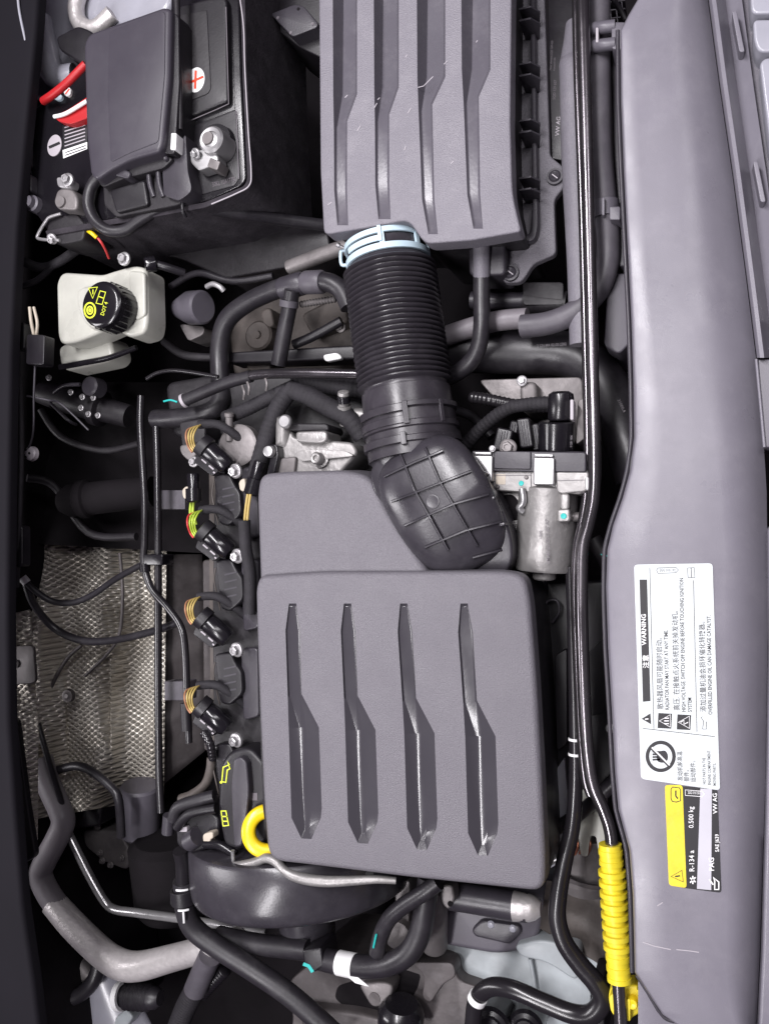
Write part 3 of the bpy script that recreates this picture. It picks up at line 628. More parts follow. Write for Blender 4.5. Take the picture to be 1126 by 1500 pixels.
lathe('lower_barrel', (815, 617, -.065), (814, 662, -.075), [(0, 24), (.04, 26.5), (.9, 26.5), (1, 23)], 'blackg', ep, n=36)
lathe('upper_barrel', (821, 573, -.06), (821, 616, -.065), [(0, 0), (.01, 12), (.1, 18), (.25, 19), (.93, 19), (1, 17), (1, 0)], 'blackg', ep, n=36)
box('latch', 837, 600, 5, 30, -.038, -.06, 'paleink', ep, c=1)
text('0 281 006', 836, 655, -.0405, 3, 88, 'dimink', ep)
tube('corrugated_lead', [(806, 590, -.08), (775, 592, -.09), (740, 600, -.10), (700, 632, -.12), (672, 665, -.14)], 9.5, 'tape', ep, rib=.06, ribn=26)
tube('lead', [(806, 596, -.09), (760, 594, -.1), (720, 586, -.1), (690, 582, -.11)], 8, 'pipeb', ep, rib=.12, ribn=18)
for i, (x, y, w, h, d) in enumerate(((736, 644, 24, 34, 12), (768, 634, 20, 44, -8), (784, 640, 16, 40, -10), (752, 628, 14, 24, 10))):
    q = one(box('wiring_connector', x, y, w, h, -.075 - .012 * i, -.19, 'black', deg=d, c=3, e=.003), ['ridged black connector rising at the actuator edge beside the hose cuff', 'tall black connector standing against the sensor plug', 'slim black connector tucked under the sensor plug', 'small square black connector behind the actuator cap'][i], 'connector')
    for t in (-4, 0, 4): box('ridge', x + t, y, 1.6, h - 8, -.073 - .012 * i, -.08 - .012 * i, 'dgrey', q, deg=d, c=.4, e=.0005)
bk = T('cast_bracket', 'dark grey cast bracket under the wide black charge hose', 'bracket', (770, 580, -.2))
slab('plate', [(700, 556), (852, 552), (856, 640), (838, 650), (800, 600), (720, 580)], -.14, -.24, 'alud', bk, c=8, e=.006); slab('web', [(846, 585), (862, 583), (858, 640), (843, 652)], -.075, -.2, 'alud', bk, c=4)
slab('post', [(760, 560), (785, 558), (788, 600), (762, 604)], -.11, -.2, 'alud', bk, c=5, e=.006); bolt(763, 557, -.10, 8, bk)
# ================================================================== hoses and pipes at the front gap
ch = T('charge_hose', 'wide black charge air hose with printed code running under the front pipe', 'hose', (780, 515, -.25))
tube('hose', [(560, 505, -.20), (650, 512, -.19), (760, 515, -.185), (830, 520, -.185), (872, 545, -.18), (900, 590, -.17), (915, 640, -.16), (935, 700, -.16)], 33, 'rubber', ch, n=32)
text('2 CN MA 02-00-2202', 786, 507, -.142, 4.2, 4, 'dimink', ch, sx=.8); text('31000.4', 905, 585, -.128, 4.5, -64, 'dimink', ch)
one(tube('grey_coolant_hose', [(877, -50, -.085), (876, 40, -.085), (877, 130, -.085), (879, 220, -.088), (885, 290, -.09), (890, 345, -.092), (888, 392, -.096), (870, 432, -.10), (836, 460, -.105), (800, 474, -.11), (764, 478, -.115)], 17, 'rubberg', n=24), 'thick grey rubber hose curving round beside the radiator panel', 'hose')
one(tube('tan_coolant_pipe', [(772, 466, -.125), (730, 470, -.13), (690, 480, -.135), (640, 497, -.14)], 15, 'greyhose', n=20), 'dull tan pipe plugged into the end of the thick grey hose', 'pipe')
dp = T('connector_pipe', 'dark ribbed pipe with quick coupling below the filter box flange', 'pipe', (760, 440, -.2))
tube('pipe', [(690, 440, -.18), (740, 441, -.18), (772, 440, -.18)], 13, 'dgrey', dp); tube('coupling', [(768, 440, -.18), (800, 444, -.18), (830, 446, -.18)], 19, 'dark', dp); box('coupling_body', 795, 430, 60, 34, -.16, -.25, 'dark', dp, c=6)
gd = T('grey_duct', 'slim grey plastic duct between filter box and front pipe', 'duct', (840, 260, -.2))
tube('duct', [(842, 36, -.12), (841, 60, -.115, 16), (840, 95, -.11, 21), (841, 110, -.105, 22), (845, 250, -.105, 22), (850, 380, -.105, 20), (853, 505, -.11, 19)], 14, 'lid', gd, n=24)
box('clip_seat', 846, 72, 14, 22, -.095, -.12, 'dgrey', gd, c=2); box('clip_seat', 852, 318, 9, 24, -.082, -.1, 'dgrey', gd, c=2)
bx = T('radiator_side_bracket', 'grey folded sheet bracket hanging below the front hose', 'bracket', (905, 470, -.2))
slab('sheet', [(890, 400), (918, 400), (924, 500), (906, 520, 10), (884, 505, 6)], -.11, -.24, 'trim', bx, c=4, e=.003); slab('rear_strip', [(892, 60), (908, 60), (918, 390), (904, 390)], -.10, -.2, 'dgrey', bx, c=3)
cp = T('hose_clip', 'lumpy grey two knob clip holding the thick hose to the radiator panel', 'clip', (880, 60, -.1))
for y in (42, 68): tube('knob', [(870, y, -.062), (884, y - 2, -.055), (900, y - 4, -.055)], 9, 'trim', cp, n=14)
box('clip_body', 906, 52, 22, 40, -.05, -.12, 'trim', cp, c=6); box('catch', 874, 51, 4, 22, -.048, -.07, 'paleink', cp, c=1)
cp = T('hose_clip', 'square grey clip with bent catch halfway down the thick hose', 'clip', (892, 305, -.1))
band('strap', (886, 296, -.09), (887, 320, -.09), 0, 1, 17, 20, 'trim', cp); box('catch', 883, 302, 4, 26, -.062, -.08, 'lid', cp, c=1); box('clip_body', 900, 312, 16, 20, -.06, -.12, 'trim', cp, c=3)
tube('grille_wire', [(885, -20, -.16), (905, 10, -.15), (916, 30, -.15)], 4, 'black', bx)
for i in range(3): box('condenser_fin', 893 + i * 9, 12, 1.6, 60, -.2, -.26, 'dgrey', bx, deg=-6, c=0, e=.0002)
for i in range(3): box('condenser_fin', 898, 2 + i * 12, 34, 1.6, -.199, -.26, 'dgrey', bx, deg=-6, c=0, e=.0002)
rp = T('refrigerant_pipe', 'long polished dark metal refrigerant pipe snaking past the radiator panel', 'pipe', (865, 700, -.05))
RP = [(851, -60, -.045), (855, 80, -.045), (859, 230, -.045), (863, 380, -.045), (867, 540, -.045), (870, 660, -.045), (869, 725, -.045), (861, 768, -.045), (853, 800, -.045), (851, 850, -.045), (852, 930, -.045), (856, 1040, -.045), (861, 1110, -.045), (868, 1150, -.043), (882, 1183, -.042), (892, 1212, -.042), (896, 1245, -.042), (900, 1340, -.042), (905, 1430, -.042), (909, 1500, -.042), (912, 1560, -.042)]
tube('pipe', RP, 9.5, 'chrome', rp, n=24)
tube('side_pipe', [(842, -60, -.062), (845, 100, -.062), (852, 300, -.062), (857, 500, -.062), (860, 640, -.062), (858, 720, -.062), (850, 770, -.062), (843, 806, -.062), (841, 870, -.062), (845, 980, -.062), (850, 1080, -.062), (856, 1140, -.06), (864, 1165, -.06)], 6, 'chrome', rp, n=14)
ys_ = T('yellow_sleeve', 'bright yellow ribbed protective sleeve clipped round the metal pipe', 'sleeve', (900, 1338, -.07))
pr = []; nR = 13
SA, SB = (893, 1236, -.042), (907, 1437, -.042)
for i in range(nR):
    big = 19.8 if 2 <= i <= 9 else 17.6; lo_ = 15.4 if 2 <= i <= 9 else 16.4
    f = .5
    pr += [(i / nR, lo_), ((i + 1 - f) / nR, lo_), ((i + 1 - f) / nR + .002, big), ((i + 1) / nR - .002, big)]
pr = [(0, 10.5)] + pr + [(1, 17), (1, 10.5)]
lathe('sleeve', SA, SB, pr, 'yellow', ys_, n=40, ang=30)
yc = T('yellow_clip', 'yellow plastic pipe holder with round button under the sleeve', 'clip', (920, 1470, -.08))
slab('back', [(890, 1462, 8), (893, 1447, 6), (935, 1442, 18), (944, 1462, 14), (942, 1482, 14), (925, 1492, 4), (922, 1498, 2), (915, 1498, 2), (900, 1492, 6), (893, 1478, 6)], -.060, -.09, 'yellow', yc, c=6, e=.004)
vcyl('button', 925, 1471, -.048, [(0, 0), (.001, 4), (.001, 7), (-.002, 8.5), (-.014, 8.5)], 'orange', yc, n=24); slab('rim', [(930, 1447), (944, 1460, 10), (942, 1482, 10), (934, 1486), (938, 1472, 8), (936, 1458, 8)], -.044, -.07, 'yellow', yc, c=4, e=.004)
slab('jaw', [(891, 1460, 5), (902, 1452, 4), (903, 1492, 4), (894, 1482, 5)], -.042, -.08, 'yellow', yc, c=4, e=.005); box('tongue', 920, 1480, 5, 32, -.046, -.07, 'yellow', yc, c=1)
bp_ = T('looped_black_pipe', 'glossy black pipe with white bands looping back at the chassis rail', 'pipe', (830, 1300, -.12))
tube('pipe', [(834, 830, -.075, 6.5), (837, 920, -.075, 7), (840, 1010, -.075, 8), (842, 1090, -.075, 9), (842, 1160, -.075, 10.5), (838, 1210, -.08, 11.5), (827, 1258, -.085, 12), (818, 1310, -.09, 12.5), (816, 1345, -.09, 13), (826, 1380, -.09, 13.5), (848, 1412, -.09, 14), (872, 1440, -.09, 14.5), (882, 1464, -.092, 14.5), (866, 1485, -.095, 14.5), (838, 1485, -.10, 14), (795, 1468, -.105, 13.5), (750, 1449, -.11, 13), (718, 1446, -.12, 13), (698, 1464, -.13, 12.5), (692, 1500, -.14, 12), (690, 1540, -.15, 12)], 10, 'pipeb', bp_, n=22)
for y in (1083, 1105): band('white_band', (842, y - 2, -.075), (842, y + 2, -.075), 0, 1, 8, 10.2, 'whink', bp_)
band('white_band', (697, 1466, -.128), (701, 1459, -.126), 0, 1, 12, 14, 'whink', bp_)
one(tube('angled_pipe', [(800, 1222, -.16), (850, 1190, -.15), (905, 1140, -.13)], 10, 'rubber'), 'short black hose crossing diagonally beneath the polished pipe', 'hose')
one(tube('stub_hose', [(868, 790, -.12), (884, 815, -.12), (900, 850, -.13)], 12, 'dark'), 'short dark hose stub with teal mark under the panel edge', 'hose')
bpy.data.objects['stub_hose']; line('teal_mark', [(879, 812), (891, 815)], -.105, 2, 'teal', bpy.data.objects['stub_hose'])
# black fan shroud between cover and front pipe
fs_ = T('fan_shroud', 'black plastic radiator fan shroud filling the gap beside the engine cover', 'fan shroud', (830, 1010, -.3))
slab('shroud', [(795, 850), (925, 850), (915, 1000), (905, 1130), (880, 1160), (800, 1160)], -.17, -.4, 'black', fs_, c=12, e=.006)
slab('rib_block', [(812, 960), (830, 950), (830, 1090), (815, 1100)], -.14, -.3, 'black', fs_, c=4); tube('loop', [(795, 905, -.15), (800, 882, -.15), (815, 880, -.15), (818, 897, -.15), (808, 912, -.15)], 2, 'dgrey', fs_, n=8)
slab('hatch', [(856, 960), (888, 930), (894, 1040), (864, 1050)], -.15, -.3, 'black', fs_, c=6)
bolt(893, 1068, -.12, 7, fs_)
# fan motor
fm = T('fan_motor', 'round fan motor with pale cage and brass ring beside the yellow sleeve', 'motor', (862, 1250, -.35))
lathe('can', (858, 1222, -.22), (856, 1300, -.23), [(0, 30), (.5, 38), (.7, 38), (.72, 41), (.8, 41), (.82, 36), (1, 34), (1, 0)], 'alud', fm, n=40)
band('brass_ring', (858, 1278, -.22), (857, 1284, -.22), 0, 1, 37, 42, 'brownm', fm)
slab('cage', [(836, 1160), (886, 1150), (888, 1246), (876, 1250), (872, 1225), (864, 1225), (860, 1256), (850, 1254), (846, 1225), (836, 1228)], -.17, -.2, 'milk', fm, c=4, e=.004)
for i in range(4): tube('winding', [(842 + i * 6, 1222, -.19), (846 + i * 6, 1238, -.18), (842 + i * 6, 1252, -.19)], 2, 'copper', fm, n=8)
sh_ = T('strut_bracket', 'grey slotted sheet bracket behind the black pipe at the cover corner', 'bracket', (812, 1190, -.3))
slab('sheet', [(806, 1140), (826, 1110), (832, 1190), (826, 1260), (800, 1275), (800, 1240), (810, 1235)], -.16, -.3, 'paint', sh_, c=4, e=.003); tube('bar', [(796, 1268, -.14), (826, 1252, -.14)], 5, 'steel', sh_, n=10); tube('bar', [(798, 1252, -.15), (830, 1238, -.15)], 4, 'alud', sh_, n=10)
# ================================================================== battery corner
bt = T('battery', 'black car battery with plus sticker inside a felt sleeve', 'battery', (210, 150, -.25))
slab('case', [(252, -120, 0), (347, -120, 0), (353, 100), (361, 268, 14), (300, 296, 6), (70, 338, 6), (45, 300), (46, 165), (70, 142), (122, 92), (150, 56), (250, 20)], -.035, -.25, 'blackg', bt, c=6, e=.003)
slab('raised_block', [(262, 8), (327, -8, 4), (332, 0), (334, 148, 5), (262, 178)], -.022, -.04, 'black', bt, c=4, e=.004)
slab('label_plate', [(264, 22), (303, 14), (309, 130, 5), (303, 138, 4), (264, 152)], -.0205, -.03, 'dark', bt, c=3, e=.0008)
slab('terminal_recess', [(268, 190), (345, 160, 3), (350, 262, 6), (343, 272), (268, 292)], -.0335, -.04, 'black', bt, c=3, e=.0008)
line('edge_line', [(331, 10), (335, 152), (318, 160), (280, 176)], -.0212, 1.2, 'dimink', bt); line('edge_line', [(346, 162), (350, 262)], -.0328, 1.2, 'dimink', bt)
text('D', 277, 51, -.0196, 9, 0, 'whink', bt, align='CENTER', bold=.02, sx=.7); text('N', 277, 64, -.0196, 5, 0, 'whink', bt, align='CENTER', bold=.02, sx=.7); text('s', 275, 74, -.0196, 4, 0, 'whink', bt, align='CENTER', bold=.02)
ps = disc_cyl('plus_sticker', 287, 117, -.0196, -.021, 12.5, 'whink', bt, e=.0001, ry=18.5, rot=R(12)); line('plus_mark', [(287, 103), (286, 130)], -.0192, 3.4, 'redink', ps); line('plus_mark', [(276, 122), (298, 112)], -.0190, 3.4, 'redink', ps)
ms = disc_cyl('minus_sticker', 80, 213, -.0335, -.036, 10, 'paleink', bt, e=.0001, ry=16, rot=R(12)); line('minus_mark', [(72, 216), (88, 209)], -.0331, 4, 'ink', ms)
pl_ = slab('print_label', [(92, 182), (128, 172), (128, 218), (93, 232)], -.0335, -.036, 'ink', bt, c=0, e=.0001); flat('white_field', [(92, 220), (128, 208), (128, 218), (93, 232)], -.0331, 'whink', pl_)
for i in range(6): line('print_line', [(95, 187 + i * 5.4), (125, 178 + i * 5.2)], -.0331, 1.5, 'paleink', pl_)
for i in range(2): line('print_line', [(96, 223.5 + i * 4), (126, 213 + i * 4)], -.0328, 1.4, 'ink', pl_)
text('30KL 10A17781', 311, 271, -.0325, 7, 14, 'dimink', bt, sx=.55)
slv = one(slab('battery_sleeve', [(349, -120, 0), (356, -120, 0), (361, 100), (369, 262, 12), (366, 276, 10), (300, 304), (70, 346), (66, 338), (300, 296), (358, 272, 6), (362, 262, 6), (355, 110)], -.026, -.25, 'felt', c=3, e=.0015, out=.004), 'black felt insulating sleeve standing round the battery', 'battery sleeve')
tube('frayed_edge', [(352, 0, -.025), (357, 40, -.025), (359, 102, -.0245), (364, 195, -.025), (368, 250, -.0245), (365, 272, -.025), (345, 284, -.025), (310, 299, -.025)], 1.1, 'paleink', slv, n=6)
pt = T('positive_terminal', 'bright silver positive battery clamp with bolt on the black lid', 'terminal clamp', (305, 218, -.035))
vcyl('clamp_ring', 309, 204, .004, [(.0, 9), (-.001, 11), (.001, 12), (.002, 17), (-.001, 20), (-.026, 22), (-.036, 23)], 'steel', pt, n=40); vcyl('post', 304, 202, .006, [(.001, 0), (.001, 9), (-.004, 10), (-.02, 10)], 'alud', pt, n=28)
vcyl('insulator', 314, 208, -.02, [(0, 20), (.0, 27), (-.014, 29)], 'blackg', pt, n=36)
slab('clamp_block', [(278, 222), (304, 216), (320, 228), (319, 240), (291, 250, 3), (279, 238)], -.004, -.03, 'steel', pt, c=3, e=.003); bolt(283, 226, .006, 8, pt, 'steel', tilt=(30, -20)); box('clamp_jaw', 313, 240, 16, 14, -.002, -.03, 'alud', pt, deg=20)
fb = T('fuse_box', 'matt grey fuse box with sloped lid edges sitting over the battery', 'fuse box', (190, 140, -.04))
slab('lid', [(122, 64, 8), (130, 48, 10), (240, 9, 4), (250, 12, 8), (248, 110), (239, 208, 6), (234, 222, 10), (190, 234), (160, 250), (141, 264, 6), (132, 255, 8), (126, 200)], .030, -.03, 'fuselid', fb, c=6, e=.007, out=.004, n=5)
slab('lid_panel', [(160, 46, 4), (238, 16, 5), (242, 20), (241, 110), (232, 208, 6), (190, 224), (162, 238, 6), (158, 140)], .0312, .028, 'fuselid', fb, c=6, e=.001)
slab('side_wall', [(248, 16), (262, 22), (263, 120), (256, 226, 6), (238, 224), (247, 110)], .018, -.04, 'black', fb, c=4)
slab('front_wall', [(142, 262), (165, 250), (238, 224), (254, 232), (240, 246), (180, 262), (150, 275)], .008, -.04, 'dark', fb, c=4); slab('lid_lug', [(164, 244), (172, 242), (192, 252), (188, 262), (165, 256)], .014, -.03, 'dgrey', fb, c=2)
tube('hinge_rod', [(258, -40, .012), (261, 60, .012), (264, 140, .010), (264, 190, .006)], 4.5, 'dark', fb, n=14); box('silver_catch', 254, 207, 8, 25, .020, 0, 'whink', fb, deg=3, c=1)
slab('lower_block', [(150, 266), (238, 240), (262, 200), (275, 205), (276, 290), (262, 300), (170, 318), (152, 300)], -.012, -.10, 'dark', fb, c=6, e=.004)
slab('side_plate', [(258, 215), (272, 196), (275, 250), (282, 280, 10), (262, 294), (240, 286), (238, 250)], .0, -.06, 'dgrey', fb, c=5, e=.003)
for x in (218, 232): tube('guide_rib', [(x, 246, .0), (x + 2, 270, -.006), (x + 8, 288, -.012)], 4, 'dgrey', fb, n=10)
vcyl('rivet', 243, 232, .012, [(0, 0), (.001, 3), (-.003, 4)], 'dgrey', fb, n=14); slab('sock', [(160, 278), (212, 262), (218, 300), (170, 312)], -.004, -.06, 'black', fb, c=4)
one(tube('battery_cable', [(146, 258, -.02), (134, 275, -.02), (130, 300, -.02), (140, 324, -.022), (160, 338, -.025), (184, 337, -.03), (206, 322, -.03), (232, 308, -.03), (262, 302, -.035), (300, 305, -.05), (360, 315, -.09), (420, 323, -.14), (478, 330, -.18)], 8.5, 'rubber', n=18), 'thick black cable curling from the fuse box along the battery sleeve', 'cable')
one(tube('cable_tie', [(272, 292, -.018), (268, 296, -.014), (268, 308, -.014), (272, 318, -.022)], 3, 'black', n=8), 'black tie wrapped round the thick battery cable', 'cable tie')
nt_ = T('negative_terminal', 'dull metal negative battery clamp with hex nut beside the cable loop', 'terminal clamp', (95, 280, -.04))
slab('clamp', [(84, 276), (104, 274), (114, 288), (113, 308), (84, 306), (78, 296)], -.008, -.04, 'alud', nt_, c=6, e=.005); bolt(95, 261, .008, 10, nt_, 'zinc'); slab('washer_plate', [(82, 258), (107, 262), (104, 276), (84, 274)], -.002, -.02, 'zinc', nt_, c=3); vcyl('post', 88, 295, -.004, [(0, 0), (0, 8), (-.01, 9)], 'alud', nt_, n=20)
bs_ = T('battery_sensor', 'black battery sensor block with steel strap under the negative clamp', 'sensor', (90, 330, -.1))
slab('body', [(72, 318), (112, 312), (126, 330), (122, 352), (92, 358), (66, 350)], -.03, -.1, 'dark', bs_, c=5); tube('steel_strap', [(90, 313, -.024), (74, 318, -.022), (68, 324, -.024), (57, 342, -.03), (58, 350, -.03), (88, 352, -.026)], 2.4, 'zinc', bs_, n=8); bolt(74, 352, -.02, 8, bs_, 'zinc', tilt=(40, 0))
tube('yellow_lead', [(126, 336, -.04), (134, 341, -.035), (142, 348, -.04)], 3.2, 'orange', bs_, n=8); tube('red_lead', [(136, 340, -.04), (148, 354, -.045), (155, 366, -.06), (160, 378, -.08)], 2, 'wirer', bs_, n=8)
hs = T('battery_strap', 'red carrying strap with round symbol lying over the battery', 'strap', (95, 130, -.035))
tube('red_band', [(64, 148, -.02), (80, 137, -.008), (100, 120, .0), (126, 94, .0)], 6, 'red', hs, n=14); disc_cyl('round_symbol', 99, 134, -.030, -.036, 5, 'whink', hs, e=.0001, ry=7); line('red_mark', [(96, 138), (102, 130)], -.0297, 2, 'redink', hs); disc_cyl('blue_symbol', 85, 142, -.030, -.036, 6, 'blue', hs, e=.0001, ry=5)
hs = T('battery_strap', 'dark red strap with a white stripe tucked under the fuse box', 'strap', (105, 165, -.035))
slab('red_band', [(78, 170, 4), (100, 160), (130, 140), (130, 172), (104, 182, 6), (86, 178, 4)], -.018, -.034, 'red', hs, c=4, e=.003); tube('white_stripe', [(80, 171, -.016), (98, 166, -.013), (128, 148, -.012)], 3, 'whink', hs, n=10)
# body panels at the battery corner
sp = T('strut_tower', 'pale grey painted strut tower with rough seam sealer behind the battery', 'body panel', (100, 60, -.3))
slab('panel', [(58, -80), (180, -80), (262, -80), (250, 20), (150, 44), (130, 40), (90, 80), (70, 150), (42, 140), (46, 60)], -.10, -.35, 'paint', sp, c=18, e=.02)
tube('seam_sealer', [(120, -20, -.085), (112, 10, -.085), (118, 34, -.088), (140, 42, -.09), (165, 20, -.09)], 12, 'foil', sp, n=14)
tube('fold', [(58, 30, -.07), (66, 70, -.07), (80, 110, -.08), (110, 112, -.09)], 18, 'paint', sp, n=18)
slab('black_pad', [(82, 54, 3), (114, 37, 3), (132, 44), (150, 60), (128, 100), (108, 86), (86, 72)], -.04, -.1, 'black', sp, c=3)
fx = T('corner_bracket', 'black painted plate with small holes behind the filter box', 'bracket', (420, 30, -.2))
slab('plate', [(396, 20, 4), (432, 6, 5), (445, 9, 5), (466, 34, 5), (464, 40), (428, 54, 4)], -.12, -.2, 'dgrey', fx, c=4, e=.003); slab('base', [(362, -60), (480, -60), (480, 90), (440, 70), (396, 36)], -.15, -.3, 'black', fx, c=8)
for x, y in ((437, 13), (407, 26), (458, 35), (426, 48)): vcyl('hole', x, y, -.1196, [(0, 0), (.0003, 2.4), (-.002, 2.6)], 'floor' if (x, y) == (437, 13) else 'dimink', fx, n=12)
one(slab('battery_tray', [(190, 350, 6), (300, 322), (478, 330), (486, 372), (420, 392), (330, 408), (268, 380), (196, 366)], -.19, -.34, 'dark', c=8, e=.004), 'dark dusty battery tray ledge below the felt sleeve', 'tray')
one(tube('silver_drain', [(424, 392, -.15), (455, 380, -.14), (492, 366, -.13), (514, 360, -.13)], 11, 'alud', n=18), 'rough metal tube end entering beside the blue clamp', 'pipe')
# ================================================================== hood edge on the firewall side
hd = one(slab('hood_edge', [(-140, -80, 0), (60, -80, 0), (52, 40), (44, 120), (36, 200), (24, 330), (15, 520), (12, 700), (10, 900), (12, 1060), (20, 1180), (32, 1330), (48, 1440), (62, 1560, 0), (-140, 1560, 0)], .01, -.012, 'hoodm', c=8, e=.008), 'dark purple black hood edge along the firewall side', 'hood')
tube('fold', [(26, -40, .012), (28, 10, .013), (38, 60, .008)], 2, 'paint', hd, n=8)
hn = T('cowl_harness', 'bundle of dark taped wires running down beside the hood edge', 'wiring harness', (22, 600, -.1))
for i, (dx, r) in enumerate(((0, 6), (7, 4), (-5, 4))): tube('loom', [(18 + dx, 470, -.03), (22 + dx, 560, -.03), (25 + dx, 650, -.03), (22 + dx, 760, -.03), (18 + dx, 860, -.04)], r, 'tape', hn, n=10)
tube('pale_wire', [(16, 420, .0), (22, 440, -.01), (26, 462, -.02)], 2, 'wireo', hn, n=8); tube('pale_wire', [(44, 450, -.02), (46, 470, -.02), (50, 490, -.03)], 2.4, 'wirew', hn, n=8); tube('pale_wire', [(50, 450, -.02), (55, 472, -.02), (54, 490, -.03)], 2.2, 'wirew', hn, n=8)
box('connector', 52, 512, 26, 44, -.02, -.045, 'black', hn, deg=2, c=4); box('connector', 27, 492, 18, 40, -.03, -.05, 'black', hn, c=4); box('connector', 22, 800, 22, 60, -.03, -.05, 'black', hn, c=5)
tube('thin_wire', [(52, 534, -.04), (50, 580, -.05), (48, 640, -.06), (30, 680, -.06)], 1.6, 'dgrey', hn, n=8); tube('thin_wire', [(40, 580, -.05), (70, 586, -.06), (90, 592, -.08), (130, 630, -.1)], 1.6, 'dgrey', hn, n=8)
for x, y, s in ((32, 225, 0), (34, 268, 1)):
    one(box('plastic_stop', x, y, 16 if s == 0 else 24, 36 if s == 0 else 28, -.02, -.08, 'dgrey', c=5, e=.004), ['narrow grey plastic tab on the hood edge', 'faceted grey plastic block beside the negative clamp'][s], 'stop')
one(vcyl('rubber_stop', 38, 293, -.01, [(0, 0), (0, 6), (-.003, 8.5), (-.012, 9), (-.014, 12), (-.05, 13)], 'trim', n=24), 'round grey rubber stop beside the negative battery clamp', 'stop')
ck = one(vcyl('white_grommet', 43, 664, -.06, [(.002, 0), (.002, 4), (0, 8), (-.002, 10), (-.01, 11)], 'paleink', n=24), 'round pale grommet on the dark harness', 'grommet')
for a in range(3): vcyl('hole', 40 + 4 * math.cos(a * 2.1), 664 + 6 * math.sin(a * 2.1), -.0585, [(0, 0), (.002, 1.6), (-.002, 1.8)], 'floor', ck, n=10)
# ================================================================== brake fluid reservoir
br = T('brake_fluid_reservoir', 'milky plastic brake fluid reservoir with black screw cap', 'reservoir', (160, 470, -.2))
slab('upper_tank', [(82, 414, 8), (90, 398, 10), (150, 402), (164, 397), (196, 388, 4), (214, 392, 6), (216, 470, 6), (212, 488, 10), (190, 494, 8), (178, 488, 6), (166, 478, 12), (140, 490, 14), (110, 502), (88, 504, 8), (84, 490)], -.07, -.125, 'milk', br, c=8, e=.007, n=5)
slab('shoulder', [(188, 396), (212, 398), (213, 462), (198, 470), (190, 440)], -.066, -.08, 'milk', br, c=5, e=.004)
slab('lower_tank', [(84, 506, 8), (160, 490), (166, 520, 8), (158, 530, 6), (96, 543, 10), (88, 534, 8)], -.120, -.175, 'milk', br, c=8, e=.008)
slab('filler_neck', [(112, 420), (178, 416), (184, 450), (170, 485), (128, 482), (112, 450)], -.06, -.09, 'milk', br, c=20, e=.006)
cap = vcyl('screw_cap', 147, 445, -.018, [(.0, 0), (0, 27), (-.001, 31), (-.004, 34), (-.022, 36), (-.045, 36)], 'blackg', br, n=48)
for i in range(24):
    a = 2 * math.pi * i / 24; A = P(147, 445, -.018); k = px(A, 35.6); c = A + Vector((math.cos(a) * k, math.sin(a) * k, -.03)); s = .0011; vs = [c + Vector((sx * s, sy * s, sz * .016)) for sz in (-1, 1) for sy in (-1, 1) for sx in (-1, 1)]
    mk('grip_ridge', vs, [(0, 1, 3, 2), (4, 6, 7, 5), (0, 4, 5, 1), (2, 3, 7, 6), (0, 2, 6, 4), (1, 5, 7, 3)], 'blackg', cap)
Z = -.0174
line('icon_triangle', [(130, 422), (143, 420.5), (136, 437)], Z, 1.8, 'ywink', cap, True); line('icon_mark', [(136.5, 424), (136.5, 431)], Z, 1.4, 'ywink', cap)
oc = [(132 + 8 * math.cos(a * math.pi / 8), 454.5 + 11 * math.sin(a * math.pi / 8)) for a in range(16)]; line('icon_ring', oc, Z, 2.4, 'ywink', cap, True); line('icon_ring', [(132 + (x - 132) * .5, 454.5 + (y - 454.5) * .5) for x, y in oc], Z, 2.4, 'ywink', cap, True); disc_cyl('icon_dot', 132, 454.5, Z + .0002, Z - .0005, 2, 'ywink', cap, e=.0001, ry=3)
line('icon_book', [(147, 426), (155, 428), (150, 446), (141, 444)], Z, 1.6, 'ywink', cap, True); line('icon_book', [(144.5, 434), (152.5, 437)], Z, 1.4, 'ywink', cap)
text('DOT 4', 150, 462, Z, 5.4, 72, 'ywink', cap, bold=.01, sx=.9)
one(tube('reservoir_strap', [(88, 538, -.115), (120, 532, -.115), (160, 524, -.115), (200, 509, -.115)], 4.2, 'blackg', n=10), 'glossy black strap round the lower reservoir tank', 'strap')
tp = T('reservoir_plug', 'small black capped bung on the reservoir edge', 'plug', (220, 386, -.1))
lathe('cap', (212, 388, -.04), (228, 386, -.05), [(0, 0), (.02, 9), (.2, 11), (1, 11), (1, 0)], 'blackg', tp, n=24); tube('stem', [(226, 386, -.05), (246, 392, -.06), (270, 400, -.08)], 6, 'black', tp)
one(bolt(178, 377, -.05, 10, None, 'zinc', name='large_bolt'), 'loose looking steel bolt head above the milky reservoir', 'bolt')
gk = T('grey_sensor', 'blurred grey round sensor with bracket beyond the reservoir', 'sensor', (282, 455, -.25))
lathe('head', (262, 452, -.17), (298, 450, -.15), [(0, 14), (.4, 22), (.5, 24), (.95, 24), (1, 21), (1, 0)], 'trim', gk, n=32); slab('bracket', [(262, 474), (300, 478), (298, 490), (276, 500)], -.19, -.25, 'alud', gk, c=5)
one(vcyl('grey_stopper', 130, 565, -.16, [(0, 0), (0, 11), (-.003, 14), (-.03, 15)], 'dgrey', n=24), 'dark round stopper under the lower reservoir tank', 'stopper')
mc = T('master_cylinder', 'dark brake master cylinder with fittings below the reservoir', 'master cylinder', (120, 600, -.3))
lathe('barrel', (60, 575, -.22), (190, 610, -.24), [(0, 16), (.3, 20), (.6, 20), (.62, 26), (.7, 26), (.72, 18), (1, 16)], 'dark', mc, n=28)
for x, y in ((70, 553), (102, 574), (119, 581), (135, 582), (117, 597), (142, 608), (128, 606)): bolt(x, y, -.17, 4.5, mc, 'zinc', name='fitting')
